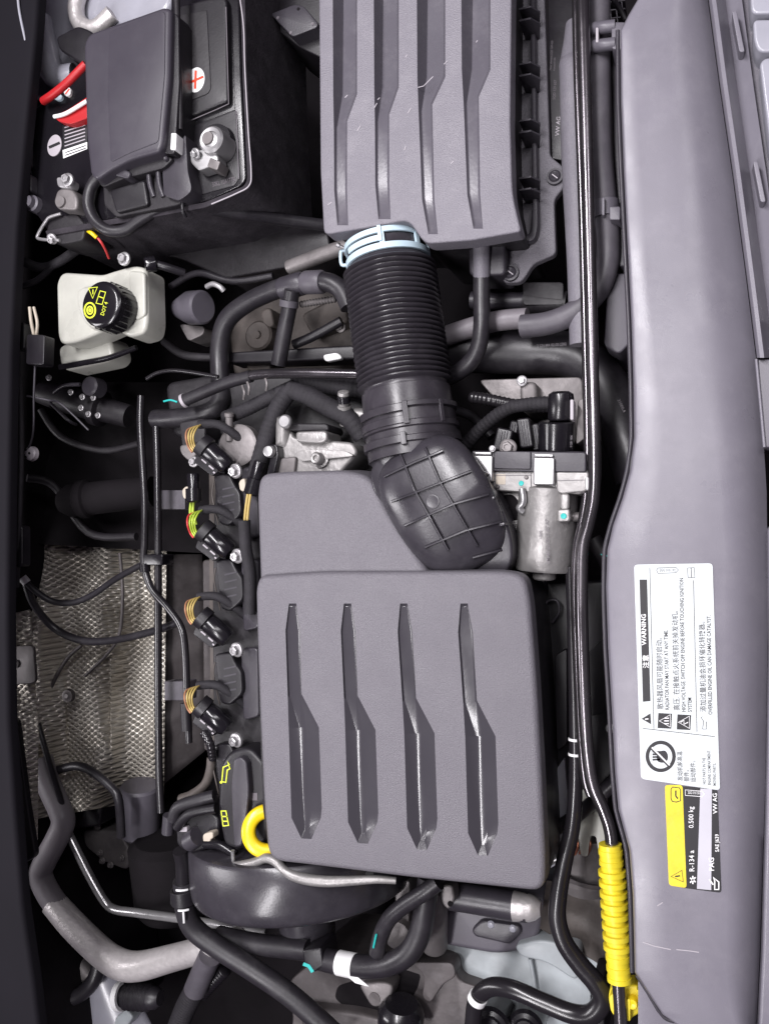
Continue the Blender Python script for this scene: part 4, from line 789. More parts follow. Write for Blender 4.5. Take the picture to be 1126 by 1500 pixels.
tube('brake_line', [(80, 575, -.17), (95, 565, -.16), (118, 563, -.16)], 3, 'dgrey', mc, n=8); tube('brake_line', [(74, 590, -.18), (100, 615, -.18), (112, 622, -.2)], 2.4, 'dgrey', mc, n=8)

# dim wiring and brackets in the gap beside the hood
for i, (pts, r, m_, lb) in enumerate((
    ([(60, 600, -.2), (90, 640, -.21), (150, 660, -.23), (204, 650, -.22)], 5, 'dark', 'dim black cable strung below the master cylinder towards the pipes'),
    ([(40, 700, -.16), (80, 712, -.2), (130, 780, -.24), (200, 786, -.24)], 6, 'dark', 'dim thick cable above the heat shield edge'),
    ([(28, 380, -.08), (60, 392, -.1), (86, 384, -.1), (120, 362, -.1), (150, 352, -.1)], 7, 'tape', 'taped lead running over the reservoir corner to the battery sensor'),
    ([(30, 420, -.09), (56, 410, -.1), (80, 388, -.1)], 5, 'rubber', 'short dark lead beside the reservoir corner'),
    ([(240, 500, -.2), (270, 520, -.2), (320, 524, -.2)], 6, 'dark', 'dim pipe passing behind the round grey sensor'),
    ([(250, 420, -.16), (290, 400, -.15), (340, 412, -.15), (400, 404, -.15)], 5, 'rubber', 'thin black line running below the battery tray'),
    ([(660, 600, -.2), (690, 610, -.19), (720, 640, -.18)], 7, 'rubber', 'dim hose behind the sensor lead beside the corrugated hose'))):
    one(tube('dim_cable', pts, r, m_, n=10), lb, 'cable')
# ================================================================== heat shield on the firewall
def sheet(name, quad, nx, ny, zf, m, parent, th=.0015):
    """curved thin sheet over a picture quad (tl, tr, br, bl), z from zf(u, v)"""
    vs = []; fs = []
    for s in (0, 1):
        for j in range(ny + 1):
            for i in range(nx + 1):
                u, v = i / nx, j / ny
                a = Vector(quad[0]).lerp(Vector(quad[1]), u); b = Vector(quad[3]).lerp(Vector(quad[2]), u); q = a.lerp(b, v); p = P(q.x, q.y, zf(u, v)); p.z -= s * th; vs.append(p)
    w = nx + 1; o = w * (ny + 1)
    for j in range(ny):
        for i in range(nx):
            a = j * w + i; fs.append((a, a + 1, a + w + 1, a + w)); fs.append((o + a, o + a + w, o + a + w + 1, o + a + 1))
    for i in range(nx): fs.append((i, i + 1, o + i + 1, o + i)); a = ny * w + i; fs.append((a, a + 1, o + a + 1, o + a))
    for j in range(ny): a = j * w; fs.append((a, a + w, o + a + w, o + a)); a += nx; fs.append((a, a + w, o + a + w, o + a))
    return mk(name, vs, fs, m, parent, 60)
def waves(u, v):
    n = noise.noise(Vector((u * 3.2, v * 4.5, 1.7))) * .022 + noise.noise(Vector((u * 8, v * 9, 4.2))) * .007
    return -.25 - .17 * u + .014 * math.sin(u * 13 + v * 2) + n - .05 * max(0, .3 - abs(v - .62)) * (1 if .25 < u < .6 else .2)
hsd = T('heat_shield', 'large dimpled foil heat shield on the firewall with pressed folds', 'heat shield', (160, 1000, -.45))
sheet('foil_sheet', [(38, 792), (244, 806), (240, 1168), (52, 1200)], 60, 80, waves, 'shield', hsd)
sheet('plain_edge', [(243, 812), (296, 812), (300, 1100), (239, 1150)], 8, 30, lambda u, v: waves(1, v) - .02 - .06 * u, 'brownm', hsd)
tube('pressed_crease', [(176, 810, waves(.5, .04) + .004), (180, 870, waves(.52, .2) + .006), (176, 925, waves(.52, .35) + .006), (160, 955, waves(.46, .42) + .008), (125, 990, waves(.33, .5) + .006)], 2.6, 'brownm', hsd, n=8)
tube('pressed_crease', [(56, 1085, -.27), (70, 1020, -.275), (95, 970, -.285), (120, 945, -.29)], 3, 'brownm', hsd, n=8)
vcyl('fixing_stud', 97, 1020, -.25, [(0, 0), (0, 3), (-.002, 5), (-.003, 9), (-.012, 10)], 'brownm', hsd, n=24)
hs2 = T('heat_shield', 'narrow dimpled foil shield strip tapering beside the hood edge', 'heat shield', (35, 1050, -.3))
sheet('foil_sheet', [(12, 900), (44, 893), (58, 1090), (14, 1060)], 10, 30, lambda u, v: -.16 - .03 * u + noise.noise(Vector((u * 2, v * 5, 3))) * .008, 'shield', hs2); sheet('foil_sheet', [(12, 1040), (56, 1050), (55, 1230), (46, 1255)], 10, 24, lambda u, v: -.155 - .03 * u + noise.noise(Vector((u * 2, v * 5, 8))) * .006, 'shield', hs2)
vcyl('fixing_stud', 22, 973, -.145, [(0, 0), (0, 3), (-.002, 6), (-.006, 6)], 'alud', hs2, n=16); box('bent_tab', 33, 974, 36, 56, -.150, -.156, 'brownm', hs2, deg=-4, c=8)
sbx = one(slab('black_side_cover', [(10, 1050, 4), (24, 1055, 6), (40, 1180), (52, 1255, 8), (30, 1268), (10, 1260)], -.10, -.112, 'black', c=4), 'dark plastic cover wedge in front of the narrow heat shield', 'cover')
# firewall mat whose near black colour holds the deep shade of the gap
sw = T('sound_insulation', 'insulation mat on the firewall above the heat shield, deep shade in its near black colour', 'insulation', (130, 690, -.4))
sheet('mat', [(40, 560), (330, 560), (330, 812), (40, 796)], 20, 20, lambda u, v: -.24 - .18 * u + noise.noise(Vector((u * 3, v * 3, 9))) * .03, 'floor', sw)
lathe('pipe_stub', (90, 735, -.21), (225, 720, -.24), [(0, 16), (.1, 24), (.2, 24), (.22, 28), (.3, 28), (.32, 24), (1, 22)], 'floor', sw, n=28)  # stub takes the same near black, shade put into its colour
# ------------------------------------------------------------------ fuel and vacuum pipes
fp = T('fuel_pipe', 'slim glossy black fuel pipe bending towards the ignition coils', 'pipe', (212, 820, -.15))
tube('pipe', [(207, 580, -.12), (206, 620, -.12), (208, 660, -.12), (212, 730, -.12), (212, 790, -.12), (211, 825, -.12), (222, 862, -.12), (246, 890, -.115), (266, 920, -.11), (272, 960, -.11), (274, 1020, -.11), (277, 1088, -.11)], 5.4, 'pipeb', fp, n=14); tube('grip', [(272, 1030, -.108), (274, 1070, -.108)], 8, 'black', fp); band('collar', (212, 826, -.12), (213, 838, -.12), 0, 1, 5, 8, 'blackg', fp)
one(tube('vacuum_pipe', [(229, 625, -.13), (231, 700, -.13), (232, 850, -.13), (232, 1000, -.13), (233, 1120, -.13), (236, 1190, -.13)], 5.6, 'pipeb', n=14), 'straight glossy black pipe standing parallel to the coils', 'pipe')
one(box('pipe_bracket', 224, 820, 28, 16, -.115, -.15, 'blackg', c=3), 'small black bracket tying the two slim pipes together', 'bracket')
one(tube('sagging_cable', [(36, 848, -.13), (48, 862, -.14), (75, 880, -.16), (105, 883, -.17), (135, 872, -.17), (170, 848, -.16), (210, 826, -.14)], 4.6, 'rubber', n=12), 'upper thin black cable sagging across the heat shield', 'cable')
one(tube('sagging_cable', [(38, 852, -.135), (50, 885, -.15), (80, 920, -.18), (120, 938, -.19), (165, 938, -.19), (220, 926, -.18), (262, 912, -.16)], 5.6, 'rubber', n=12), 'lower thick black cable sagging across the heat shield', 'cable')
one(tube('cable_marker', [(33, 846, -.125), (40, 854, -.13)], 6.5, 'whink', n=10), 'small white marker sleeve where the sagging cables meet', 'marker')
one(tube('dark_wire', [(56, 1060, -.2), (66, 1095, -.2), (78, 1135, -.21), (95, 1190, -.24)], 4.6, 'black', n=10), 'stiff black cable dropping past the heat shield corner', 'cable')
one(tube('bent_pipe', [(85, 1128, -.26), (112, 1122, -.26), (135, 1130, -.26), (162, 1152, -.26), (174, 1172, -.26), (178, 1225, -.28)], 6.5, 'rubber', n=12), 'bent black hose below the heat shield', 'hose')
# ================================================================== cylinder head side with ignition coils
vc = T('valve_cover', 'black cylinder head cover under the row of ignition coils', 'valve cover', (345, 880, -.25))
slab('cover', [(318, 640, 6), (400, 640), (420, 1260), (330, 1270), (312, 1100), (310, 900), (312, 760)], -.10, -.3, 'dark', vc, c=8, e=.006)
slab('metal_rail', [(306, 690), (320, 700), (322, 1100), (308, 1100)], -.12, -.2, 'cast', vc, c=3, e=.003)
for y in (735, 870, 1000): slab('rib', [(352, y - 50, 4), (378, y - 52), (380, y + 50), (356, y + 56, 4)], -.085, -.12, 'dgrey', vc, c=5, e=.005)
slab('gasket_edge', [(296, 820), (312, 820), (314, 1100), (298, 1100)], -.2, -.3, 'brownm', vc, c=2)
coils = [(310, 668, 340, 691, 'beside the aluminium housing'), (312, 793, 343, 816, 'second along from the aluminium housing'), (309, 920, 342, 954, 'second along from the oil filler cap'), (308, 1050, 341, 1087, 'next to the oil filler cap')]
cw = [('wirey', 'wireo'), ('wireg', 'wirer'), ('wirey', 'wireo'), ('wirey', 'wireo')]
for i, (cx, cy, bx_, by_, wh) in enumerate(coils):
    c = T('ignition_coil', 'black ignition coil with angled plug and bolt ' + wh, 'ignition coil', (bx_ - 5, by_ + 30, -.12), 'ignition coils along the cylinder head')
    b = slab('coil_body', [(bx_ - 28, by_ + 4, 6), (bx_ - 4, by_ + 2), (bx_ + 4, by_ + 20), (bx_ + 12, by_ + 30), (bx_ + 14, by_ + 62, 8), (bx_ - 6, by_ + 80, 6), (bx_ - 20, by_ + 76, 5)], -.075, -.15, 'black', c, c=6, e=.004)
    for r in range(4): line('embossed_mark', [(bx_ - 14, by_ + 26 + r * 11), (bx_ + 4, by_ + 22 + r * 11)], -.0744, 2.4, 'dgrey', b)
    tube('metal_edge', [(bx_ - 27, by_ + 16, -.078), (bx_ - 29, by_ + 34, -.078), (bx_ - 24, by_ + 60, -.078), (bx_ - 20, by_ + 78, -.08)], 1.2, 'cast', c, n=6)
    d = Vector((.76, .65)); n_ = Vector((-.65, .76))
    def q(u, v): return (cx + d.x * u + n_.x * v, cy + d.y * u + n_.y * v)
    lathe('plug_barrel', (*q(-14, -4), -.055), (*q(30, -4), -.065), [(0, 13), (.05, 14.5), (.9, 14.5), (1, 12), (1, 0)], 'blackg', c, n=28)
    cu = lathe('plug_collar', (*q(-26, -4), -.05), (*q(-10, -4), -.055), [(0, 11), (.1, 16.5), (.9, 17), (1, 14)], 'black', c, n=28)
    slab('plug_lock', [q(-20, 8), q(22, 8), q(20, 22), q(-14, 24)], -.062, -.10, 'black', c, c=3, e=.002)
    for u in (-8, 6, 17): line('lock_edge', [q(u, 13 + (u == 17) * 3), q(u + 9 if u < 10 else u + 3, 13 + (u == 17) * 3)], -.0610, 2.2, 'paleink', c)
    bolt(bx_, by_, -.055, 11, c, 'zinc', tilt=(12, -14))
    for w in range(4):
        t = (w - 1.5) * 3.6
        s0 = (cx - 29 + t * .8, cy - 14 - t * .3, -.05); tube('wire', [(s0[0] + 5, s0[1] + 7, -.05), s0, (s0[0] - 3 + t * .2, s0[1] - 14, -.04), (s0[0] + 1 + t * .5, s0[1] - 26, -.05), (s0[0] + 11, s0[1] - 31, -.07)], 1.45, cw[i][0] if w % 2 else (cw[i][1] if w == 0 else cw[i][0]) if i != 1 else ('wirer' if w == 0 else 'wireg'), c, n=8)
    tube('loom_end', [(cx - 18, cy - 46, -.07), (cx + 10, cy - 46, -.07), (cx + 36, cy - 30, -.085), (cx + 60, cy - 10, -.11)], 6.5, 'tape', c, n=12)
# two-wire plugs beside the coils
for i, (pts, wp, lb) in enumerate((([(276, 694), (290, 694), (292, 735), (276, 738)], [(280, 736, -.07), (279, 752, -.07), (284, 768, -.075)], 'slim black plug with green wire hanging between the first two coils'), ([(372, 672), (390, 680), (376, 728), (358, 722)], [(363, 724, -.05), (360, 745, -.05), (358, 768, -.055)], 'slim black plug with pale yellow wires at the cover lobe'))):
    c = T('sensor_plug', lb, 'plug', (pts[2][0], pts[2][1], -.1))
    a = ((pts[0][0] + pts[1][0]) / 2, (pts[0][1] + pts[1][1]) / 2, -.06); b = ((pts[2][0] + pts[3][0]) / 2, (pts[2][1] + pts[3][1]) / 2, -.06)
    lathe('barrel', a, b, [(0, 8), (.05, 9), (.5, 9), (.52, 12), (.95, 12), (1, 9), (1, 0)], 'blackg', c, n=24); slab('lock_tab', [(b[0] - 18, b[1] - 20), (b[0] - 9, b[1] - 26), (b[0] - 6, b[1] - 4), (b[0] - 16, b[1] - 6)], -.05, -.07, 'wirew', c, c=2)
    for k in (0, 4): tube('wire', [(x + k, y, z) for x, y, z in wp], 2, ('wireg', 'wirey')[i], c, n=8)
one(tube('taped_loom', [(358, 762, -.055), (360, 800, -.06), (366, 840, -.07), (366, 900, -.07)], 9, 'tape', n=14), 'taped wire loom running under the engine cover edge', 'wiring harness')
for i, (x, y) in enumerate(((254, 732), (258, 1012))):
    one(box('grey_tab', x, y, 34, 28, -.17, -.20, 'rubberg', c=1, e=.001), ('flat grey metal tab behind the slim black plug', 'flat grey metal tab behind the coil plug nearest the oil filler cap')[i].replace('nearest', 'next to'), 'tab')
# ------------------------------------------------------------------ oil filler cap and dipstick
of = T('oil_filler_cap', 'domed black oil filler cap with yellow printed symbols', 'oil cap', (350, 1170, -.12))
slab('cap_body', [(322, 1120, 10), (338, 1098, 12), (366, 1094, 12), (390, 1120, 10), (396, 1180), (392, 1236, 10), (350, 1246, 10), (328, 1240, 6), (318, 1190, 6)], -.055, -.12, 'black', of, c=12, e=.008)
slab('grip_ridge', [(342, 1112, 6), (352, 1108), (361, 1116), (365, 1160), (360, 1205), (354, 1240), (343, 1242), (340, 1200), (338, 1150)], -.040, -.06, 'dgrey', of, c=8, e=.008)
Z = -.0543
line('icon_can', [(333, 1115), (336, 1120), (327, 1124), (325, 1145), (331, 1146), (333, 1128), (337, 1126)], Z, 2.2, 'ywink', of, True); disc_cyl('icon_drop', 324, 1146, Z, Z - .0005, 2, 'ywink', of, e=.0001)
line('icon_book', [(324, 1188), (331, 1188), (335, 1209), (327, 1210)], Z, 2.2, 'ywink', of, True); line('icon_book', [(325, 1196), (333, 1196)], Z, 1.8, 'ywink', of); line('icon_book', [(326, 1203), (334, 1203)], Z, 1.8, 'ywink', of)
box('code_patch', 373, 1167, 8, 11, -.0538, -.056, 'dimink', of, c=0, e=.0001)
dk = one(lathe('dipstick_handle', (392, 1217, -.046), (391, 1218, -.034), [(0, 17), (0, 36), (.3, 38), (.75, 37), (1, 34), (1, 22), (.8, 18), (.3, 17), (0, 17)], 'orange', None, n=56, ang=50, cap=False), 'bright yellow dipstick ring poking out under the engine cover', 'dipstick')
# ------------------------------------------------------------------ aluminium housing above the cover lobe
ah = T('aluminium_housing', 'bright cast aluminium coolant housing with socket screws behind the cover lobe', 'housing', (455, 650, -.15))
slab('block', [(404, 634, 4), (426, 630), (430, 640), (516, 648), (524, 664, 4), (500, 690), (490, 710), (398, 710), (402, 672)], -.06, -.16, 'alu', ah, c=5, e=.005)
lathe('boss', (416, 612, -.055), (416, 652, -.07), [(0, 10), (.2, 11), (.22, 11.5), (1, 12)], 'alu', ah, n=28); slab('upper_box', [(432, 632), (478, 630), (480, 645), (470, 650), (434, 648)], -.045, -.1, 'alu', ah, c=5, e=.004)
slab('gasket', [(404, 620), (480, 620), (482, 632), (404, 631)], -.06, -.12, 'dark', ah, c=3); vcyl('white_plug', 416, 617, -.036, [(0, 0), (0, 8), (-.002, 10), (-.006, 10.5)], 'steel', ah, n=24)
slab('rib', [(430, 664), (452, 658), (505, 660), (520, 668), (440, 676)], -.050, -.08, 'alu', ah, c=4, e=.005); slab('side_web', [(404, 672), (434, 668), (430, 700), (404, 700)], -.052, -.09, 'alud', ah, c=4, e=.004)
for (x, y, r) in ((462, 671, 10),): vcyl('socket_screw', x, y, -.036, [(-.004, 0), (-.004, 3.6), (0, 4.2), (0.001, 7), (-.002, 9), (-.016, 9.5), (-.017, 13)], 'alu', ah, n=28)
fx2 = T('p_clip', 'black wire clip held by a bright round screw on the aluminium housing', 'clip', (396, 670, -.08))
vcyl('screw_head', 392, 661, -.028, [(.001, 0), (.001, 5), (0, 7.5), (-.004, 8.8), (-.01, 8.8)], 'steel', fx2, n=28); slab('strap', [(386, 652, 6), (406, 650, 6), (408, 668), (402, 694), (390, 696), (396, 670)], -.04, -.07, 'blackg', fx2, c=5, e=.003)
sn = T('coolant_sensor', 'small steel sensor with black band above the aluminium housing', 'sensor', (504, 600, -.12))
lathe('barrel', (503, 573, -.06), (505, 622, -.09), [(0, 5), (.02, 8), (.1, 9), (.12, 8), (.4, 8), (.42, 11), (.7, 11), (.72, 9), (1, 8)], 'alu', sn, n=24); band('black_band', (503, 580, -.06), (504, 590, -.065), 0, 1, 7, 9.6, 'blackg', sn); lathe('side_fitting', (520, 606, -.09), (545, 612, -.09), [(0, 10), (1, 10)], 'alu', sn, n=20)
pm = T('high_pressure_pump', 'round dull metal pump head behind the first ignition coil', 'pump', (345, 640, -.2))
vcyl('disc', 347, 652, -.085, [(0, 0), (0, 26), (-.003, 31), (-.02, 32), (-.024, 26), (-.05, 24)], 'alud', pm, n=36); lathe('stem', (336, 604, -.075), (336, 645, -.085), [(0, 4), (.03, 7), (.15, 7), (.17, 5.5), (1, 6)], 'alud', pm, n=20); slab('side_block', [(262, 618), (300, 612), (302, 660), (268, 672)], -.10, -.2, 'dark', pm, c=6); slab('metal_cheek', [(262, 652), (286, 648), (288, 668), (276, 676), (264, 664)], -.09, -.14, 'alud', pm, c=4)
bolt(281, 676, -.08, 8, pm)
# ------------------------------------------------------------------ hoses and harness above the engine
one(tube('heater_hose', [(512, 450, -.10), (500, 425, -.10), (478, 413, -.10), (445, 414, -.11), (405, 424, -.12), (362, 444, -.13), (332, 470, -.14), (322, 510, -.15), (323, 560, -.15), (322, 590, -.14), (300, 606, -.13), (262, 612, -.13), (228, 614, -.14)], 14, 'rubber', n=20), 'wide black heater hose arching from the intake hose down to the pipes', 'hose')
one(tube('branch_hose', [(428, 425, -.10), (424, 450, -.11), (416, 490, -.12), (408, 535, -.13)], 11.5, 'rubber', n=18), 'short black branch hose dropping from the heater hose tee', 'hose')
hf = T('hose_tee', 'grey plastic tee joining the heater hoses', 'hose fitting', (430, 418, -.15))
lathe('sleeve', (412, 424, -.118), (446, 414, -.11), [(0, 15), (.1, 17), (.9, 17), (1, 15)], 'dgrey', hf, n=24); lathe('sleeve', (446, 414, -.11), (474, 413, -.10), [(0, 15), (.1, 17), (.9, 17), (1, 15)], 'rubberg', hf, n=24); band('clip', (424, 440, -.107), (423, 450, -.11), 0, 1, 11.5, 14, 'rubberg', hf)
lathe('spring', (440, 446, -.13), (492, 438, -.13), [(i / 24, 4 + 1.5 * (i % 2)) for i in range(25)], 'alud', hf, n=12)
cr_ = T('crossing_pipe', 'polished metal pipe with black rubber end crossing behind the intake hose', 'pipe', (420, 550, -.1))
tube('metal_pipe', [(360, 552, -.072), (385, 548, -.07), (440, 547, -.068), (500, 548, -.068), (570, 549, -.07)], 7.5, 'chrome', cr_, n=18); tube('rubber_end', [(268, 588, -.08), (300, 574, -.078), (335, 560, -.075), (368, 551, -.072)], 9, 'rubber', cr_, n=16); band('white_ring', (268, 588, -.08), (272, 586, -.08), 0, 1, 9, 10.5, 'paleink', cr_); tube('left_run', [(215, 555, -.11), (232, 546, -.11), (262, 543, -.11), (320, 552, -.11)], 3, 'pipeb', cr_, n=10)
one(tube('teal_mark', [(240, 588, -.098), (250, 586, -.098), (260, 589, -.098)], 1.4, 'teal', n=6), 'thin teal paint line across the heater hose end', 'paint mark')
for i, (pts, r, lb) in enumerate((([(425, 572, -.09), (408, 596, -.085), (395, 628, -.08), (384, 664, -.075), (374, 700, -.075)], 13, 'wide taped harness branch bending down to the yellow wire plug'), ([(425, 570, -.09), (452, 580, -.085), (480, 596, -.08), (510, 612, -.08), (532, 640, -.09)], 14, 'wide taped harness branch reaching across the aluminium housing'), ([(430, 566, -.10), (400, 580, -.095), (360, 600, -.095), (330, 612, -.1)], 10, 'thin taped harness branch towards the first coil'), ([(430, 562, -.10), (460, 560, -.105), (500, 566, -.11), (540, 570, -.12)], 15, 'taped harness trunk passing behind the intake hose'))):
    one(tube('harness_branch', pts, r, 'tape', n=14, rib=.035, ribn=18), lb, 'wiring harness')
for i, (x, y) in enumerate(((362, 568), (388, 562), (355, 575))):
    one(tube('wire_clip', [(x, y - 10, -.07), (x + 3, y, -.066), (x + 2, y + 10, -.072)], 2, 'alud', n=6), ('bent metal clip end on the harness beside the polished pipe', 'hooked metal clip end on the harness beside the polished pipe', 'straight metal clip end on the harness beside the rubber pipe end')[i], 'clip')
gb = T('gearbox_housing', 'tan cast gearbox housing deep below the heater hoses', 'gearbox', (430, 490, -.4))
slab('shell', [(330, 450), (400, 430), (520, 400), (560, 440), (560, 560), (340, 560)], -.26, -.5, 'cast', gb, c=20, e=.015)
vcyl('round_boss', 376, 490, -.215, [(0, 0), (.0, 5), (-.004, 6), (-.004, 19), (-.008, 22), (-.06, 24)], 'cast', gb, n=32); slab('rib_block', [(440, 460), (500, 430), (512, 470), (455, 490)], -.22, -.3, 'cast', gb, c=6, e=.006); slab('rib_block', [(380, 455), (396, 448), (402, 478), (386, 480)], -.22, -.3, 'cast', gb, c=6, e=.006)
slab('dark_bar', [(330, 516), (520, 505), (522, 526), (332, 532)], -.17, -.22, 'black', gb, c=5); tube('lever', [(430, 505, -.16), (460, 492, -.16), (500, 470, -.16)], 7, 'black', gb)
slab('foil_tag', [(472, 520), (494, 516), (502, 525), (476, 530)], -.15, -.16, 'whink', gb, c=1); bolt(497, 478, -.17, 8, gb, 'alud'); slab('tan_step', [(360, 528), (396, 526), (396, 542), (362, 544)], -.2, -.3, 'cast', gb, c=4)
slab('dark_mass', [(240, 560), (330, 545), (560, 545), (560, 700), (400, 700), (330, 640), (250, 640)], -.15, -.4, 'dark', gb, c=10, e=.01)
one(tube('steel_hook', [(303, 420, -.13), (312, 416, -.125), (322, 420, -.125), (328, 426, -.13)], 4, 'zinc', n=10), 'bright hooked wire clip in the dark beside the heater hose', 'clip')
# black engine block side under the cover
eb = T('engine_block', 'dark engine block mass beneath the engine cover', 'engine block', (580, 1000, -.45))
slab('block', [(395, 720), (780, 850), (790, 1280), (420, 1255), (390, 1000)], -.11, -.55, 'dark', eb, c=20, e=.01)
slab('turbo_side', [(660, 820), (800, 840), (800, 1200), (720, 1240)], -.16, -.5, 'black', eb, c=12, e=.01)
bolt(766, 845, -.11, 9, eb, 'alud'); slab('lug', [(752, 838), (780, 840), (776, 858), (756, 856)], -.125, -.2, 'alud', eb, c=6, e=.004)
# ================================================================== lower edge: mount drum, hoses, brackets
dr = T('timing_drum', 'big smooth black drum with stepped nose below the engine cover', 'drum', (440, 1320, -.3))
lathe('drum', (434, 1140, -.205), (452, 1384, -.205), [(.30, 150), (.31, 158), (.33, 161), (.55, 161), (.60, 159.5), (.62, 157), (.635, 152), (.64, 146), (.645, 46), (.66, 42), (.96, 40), (.985, 38), (1, 33), (1, 0)], 'elbow', dr, n=96)
mb = T('engine_mount_bracket', 'wavy cast metal bracket squeezed between the drum and cover', 'bracket', (450, 1280, -.08))
tube('strap', [(340, 1268, -.030, 5), (358, 1266, -.028, 6), (376, 1262, -.026, 6.5), (390, 1257, -.025, 7), (404, 1262, -.025, 7), (418, 1276, -.026, 7), (440, 1286, -.027, 8), (475, 1291, -.028, 8), (515, 1290, -.03, 7), (550, 1288, -.034, 6), (580, 1290, -.04, 5)], 8, 'alu', mb, n=16)
lathe('bush', (350, 1268, -.045), (351, 1290, -.06), [(0, 10), (.6, 10), (.62, 7), (1, 5), (1, 0)], 'zinc', mb, n=24); lathe('bush', (382, 1262, -.045), (382, 1274, -.055), [(0, 8), (1, 7), (1, 0)], 'zinc', mb, n=20); lathe('stud', (541, 1280, -.06), (541, 1288, -.065), [(0, 6), (1, 5), (1, 0)], 'steel', mb, n=16); tube('pin', [(341, 1246, -.03), (342, 1262, -.035)], 3, 'steel', mb, n=10)
cx_ = T('coolant_connector', 'cluttered black hose connector with pale latch beside the oil filler cap', 'connector', (280, 1215, -.15))
slab('body', [(256, 1190, 8), (300, 1180), (322, 1200), (318, 1240), (280, 1252), (258, 1240)], -.07, -.15, 'black', cx_, c=8, e=.006)
tube('left_barrel', [(248, 1194, -.07), (246, 1220, -.075)], 9, 'dgrey', cx_, n=18); tube('arch', [(254, 1200, -.06), (262, 1182, -.055), (290, 1172, -.055), (314, 1166, -.06)], 9, 'rubber', cx_, n=14); tube('arch', [(260, 1212, -.06), (278, 1192, -.05), (316, 1184, -.055)], 7, 'black', cx_, n=14)
slab('latch', [(296, 1222), (312, 1218), (312, 1228), (308, 1230), (308, 1238), (298, 1238)], -.055, -.075, 'wirew', cx_, c=1); lathe('hub', (290, 1225, -.06), (274, 1236, -.065), [(0, 14), (.8, 14), (1, 10), (1, 0)], 'dgrey', cx_, n=20); box('white_patch', 268, 1215, 12, 8, -.062, -.075, 'paleink', cx_, c=2); tube('arm', [(300, 1236, -.06), (322, 1238, -.06), (345, 1252, -.06)], 7, 'blackg', cx_, n=12)
for i, (pts, c_) in enumerate((([(310, 1110, -.08), (308, 1130, -.08), (300, 1150, -.085), (280, 1165, -.09), (266, 1170, -.10)], 'cast'),)): one(tube('tan_loom', pts, 7, c_, n=12), 'tan sheathed wire lead between coil and connector', 'wiring harness')
one(tube('coil_lead', [(298, 1072, -.06), (308, 1090, -.06), (312, 1112, -.07)], 6, 'pipeb', n=12, rib=.1, ribn=8), 'short ribbed lead under the coil next to the oil filler cap', 'wiring harness')
wh_ = T('water_hose', 'long black coolant hose with white marked collar crossing the lower corner', 'hose', (300, 1380, -.2))
tube('neck', [(264, 1246, -.08), (268, 1266, -.09), (269, 1300, -.10)], 11, 'pipeb', wh_, n=16); tube('hose', [(269, 1290, -.10), (272, 1330, -.11), (284, 1360, -.12), (320, 1388, -.13), (370, 1420, -.14), (430, 1462, -.15), (500, 1525, -.16)], 15.5, 'rubber', wh_, n=22)
band('collar', (268, 1302, -.10), (270, 1322, -.102), 0, 1, 15, 18.5, 'black', wh_); box('collar_lug', 255, 1316, 12, 20, -.09, -.11, 'black', wh_, c=2); line('white_mark', [(261, 1301), (274, 1300)], -.0805, 4, 'whink', wh_) if False else band('white_mark', (268, 1297, -.10), (268, 1300, -.10), 0, 1, 14, 15.8, 'whink', wh_, -40, 30, 12)
band('white_mark', (269, 1326, -.10), (269, 1329, -.10), 0, 1, 14, 16.3, 'whink', wh_, -30, 30, 12); band('white_mark', (269, 1326, -.10), (270, 1342, -.105), 0, 1, 14, 16.4, 'whink', wh_, -8, 2, 4)
one(tube('lower_hose', [(320, 1372, -.17), (370, 1382, -.165), (420, 1388, -.16), (452, 1392, -.155)], 15, 'rubber', n=20), 'black hose running under the drum to the teal marked clip', 'hose')
qc = T('quick_coupling', 'black quick coupling with teal paint mark under the drum nose', 'coupling', (460, 1405, -.18))
slab('body', [(442, 1392), (470, 1388), (474, 1416), (458, 1426), (446, 1414)], -.13, -.19, 'black', qc, c=4, e=.003); line('teal_mark', [(444, 1412), (452, 1415), (458, 1424)], -.1294, 5, 'teal', qc); band('white_ring', (470, 1404, -.15), (475, 1406, -.15), 0, 1, 10, 14, 'whink', qc)
th_ = T('tagged_hose', 'black coolant hose with a white paper tag curving under the cover', 'hose', (560, 1410, -.2))
tube('hose', [(470, 1404, -.15), (500, 1411, -.145), (535, 1416, -.14), (570, 1412, -.135), (598, 1396, -.13), (614, 1368, -.13), (622, 1330, -.13), (628, 1285, -.13)], 16.5, 'rubber', th_, n=22)
band('paper_tag', (496, 1410, -.145), (520, 1415, -.142), 0, 1, 16, 17.2, 'whink', th_, -90, 100, 30); slab('tag_flap', [(508, 1430), (524, 1432), (541, 1446), (520, 1440)], -.125, -.1265, 'whink', th_, c=0, e=.0002)
one(tube('small_hose', [(642, 1292, -.10), (620, 1308, -.10), (592, 1326, -.105), (570, 1346, -.11), (558, 1370, -.12), (552, 1396, -.13)], 12, 'rubber', n=18), 'thinner black hose with teal stripe diving beside the tagged hose', 'hose')
one(tube('teal_stripe', [(551, 1369, -.10), (547, 1388, -.11)], 1.6, 'teal', n=6), 'teal stripe painted along the thinner black hose', 'paint mark')
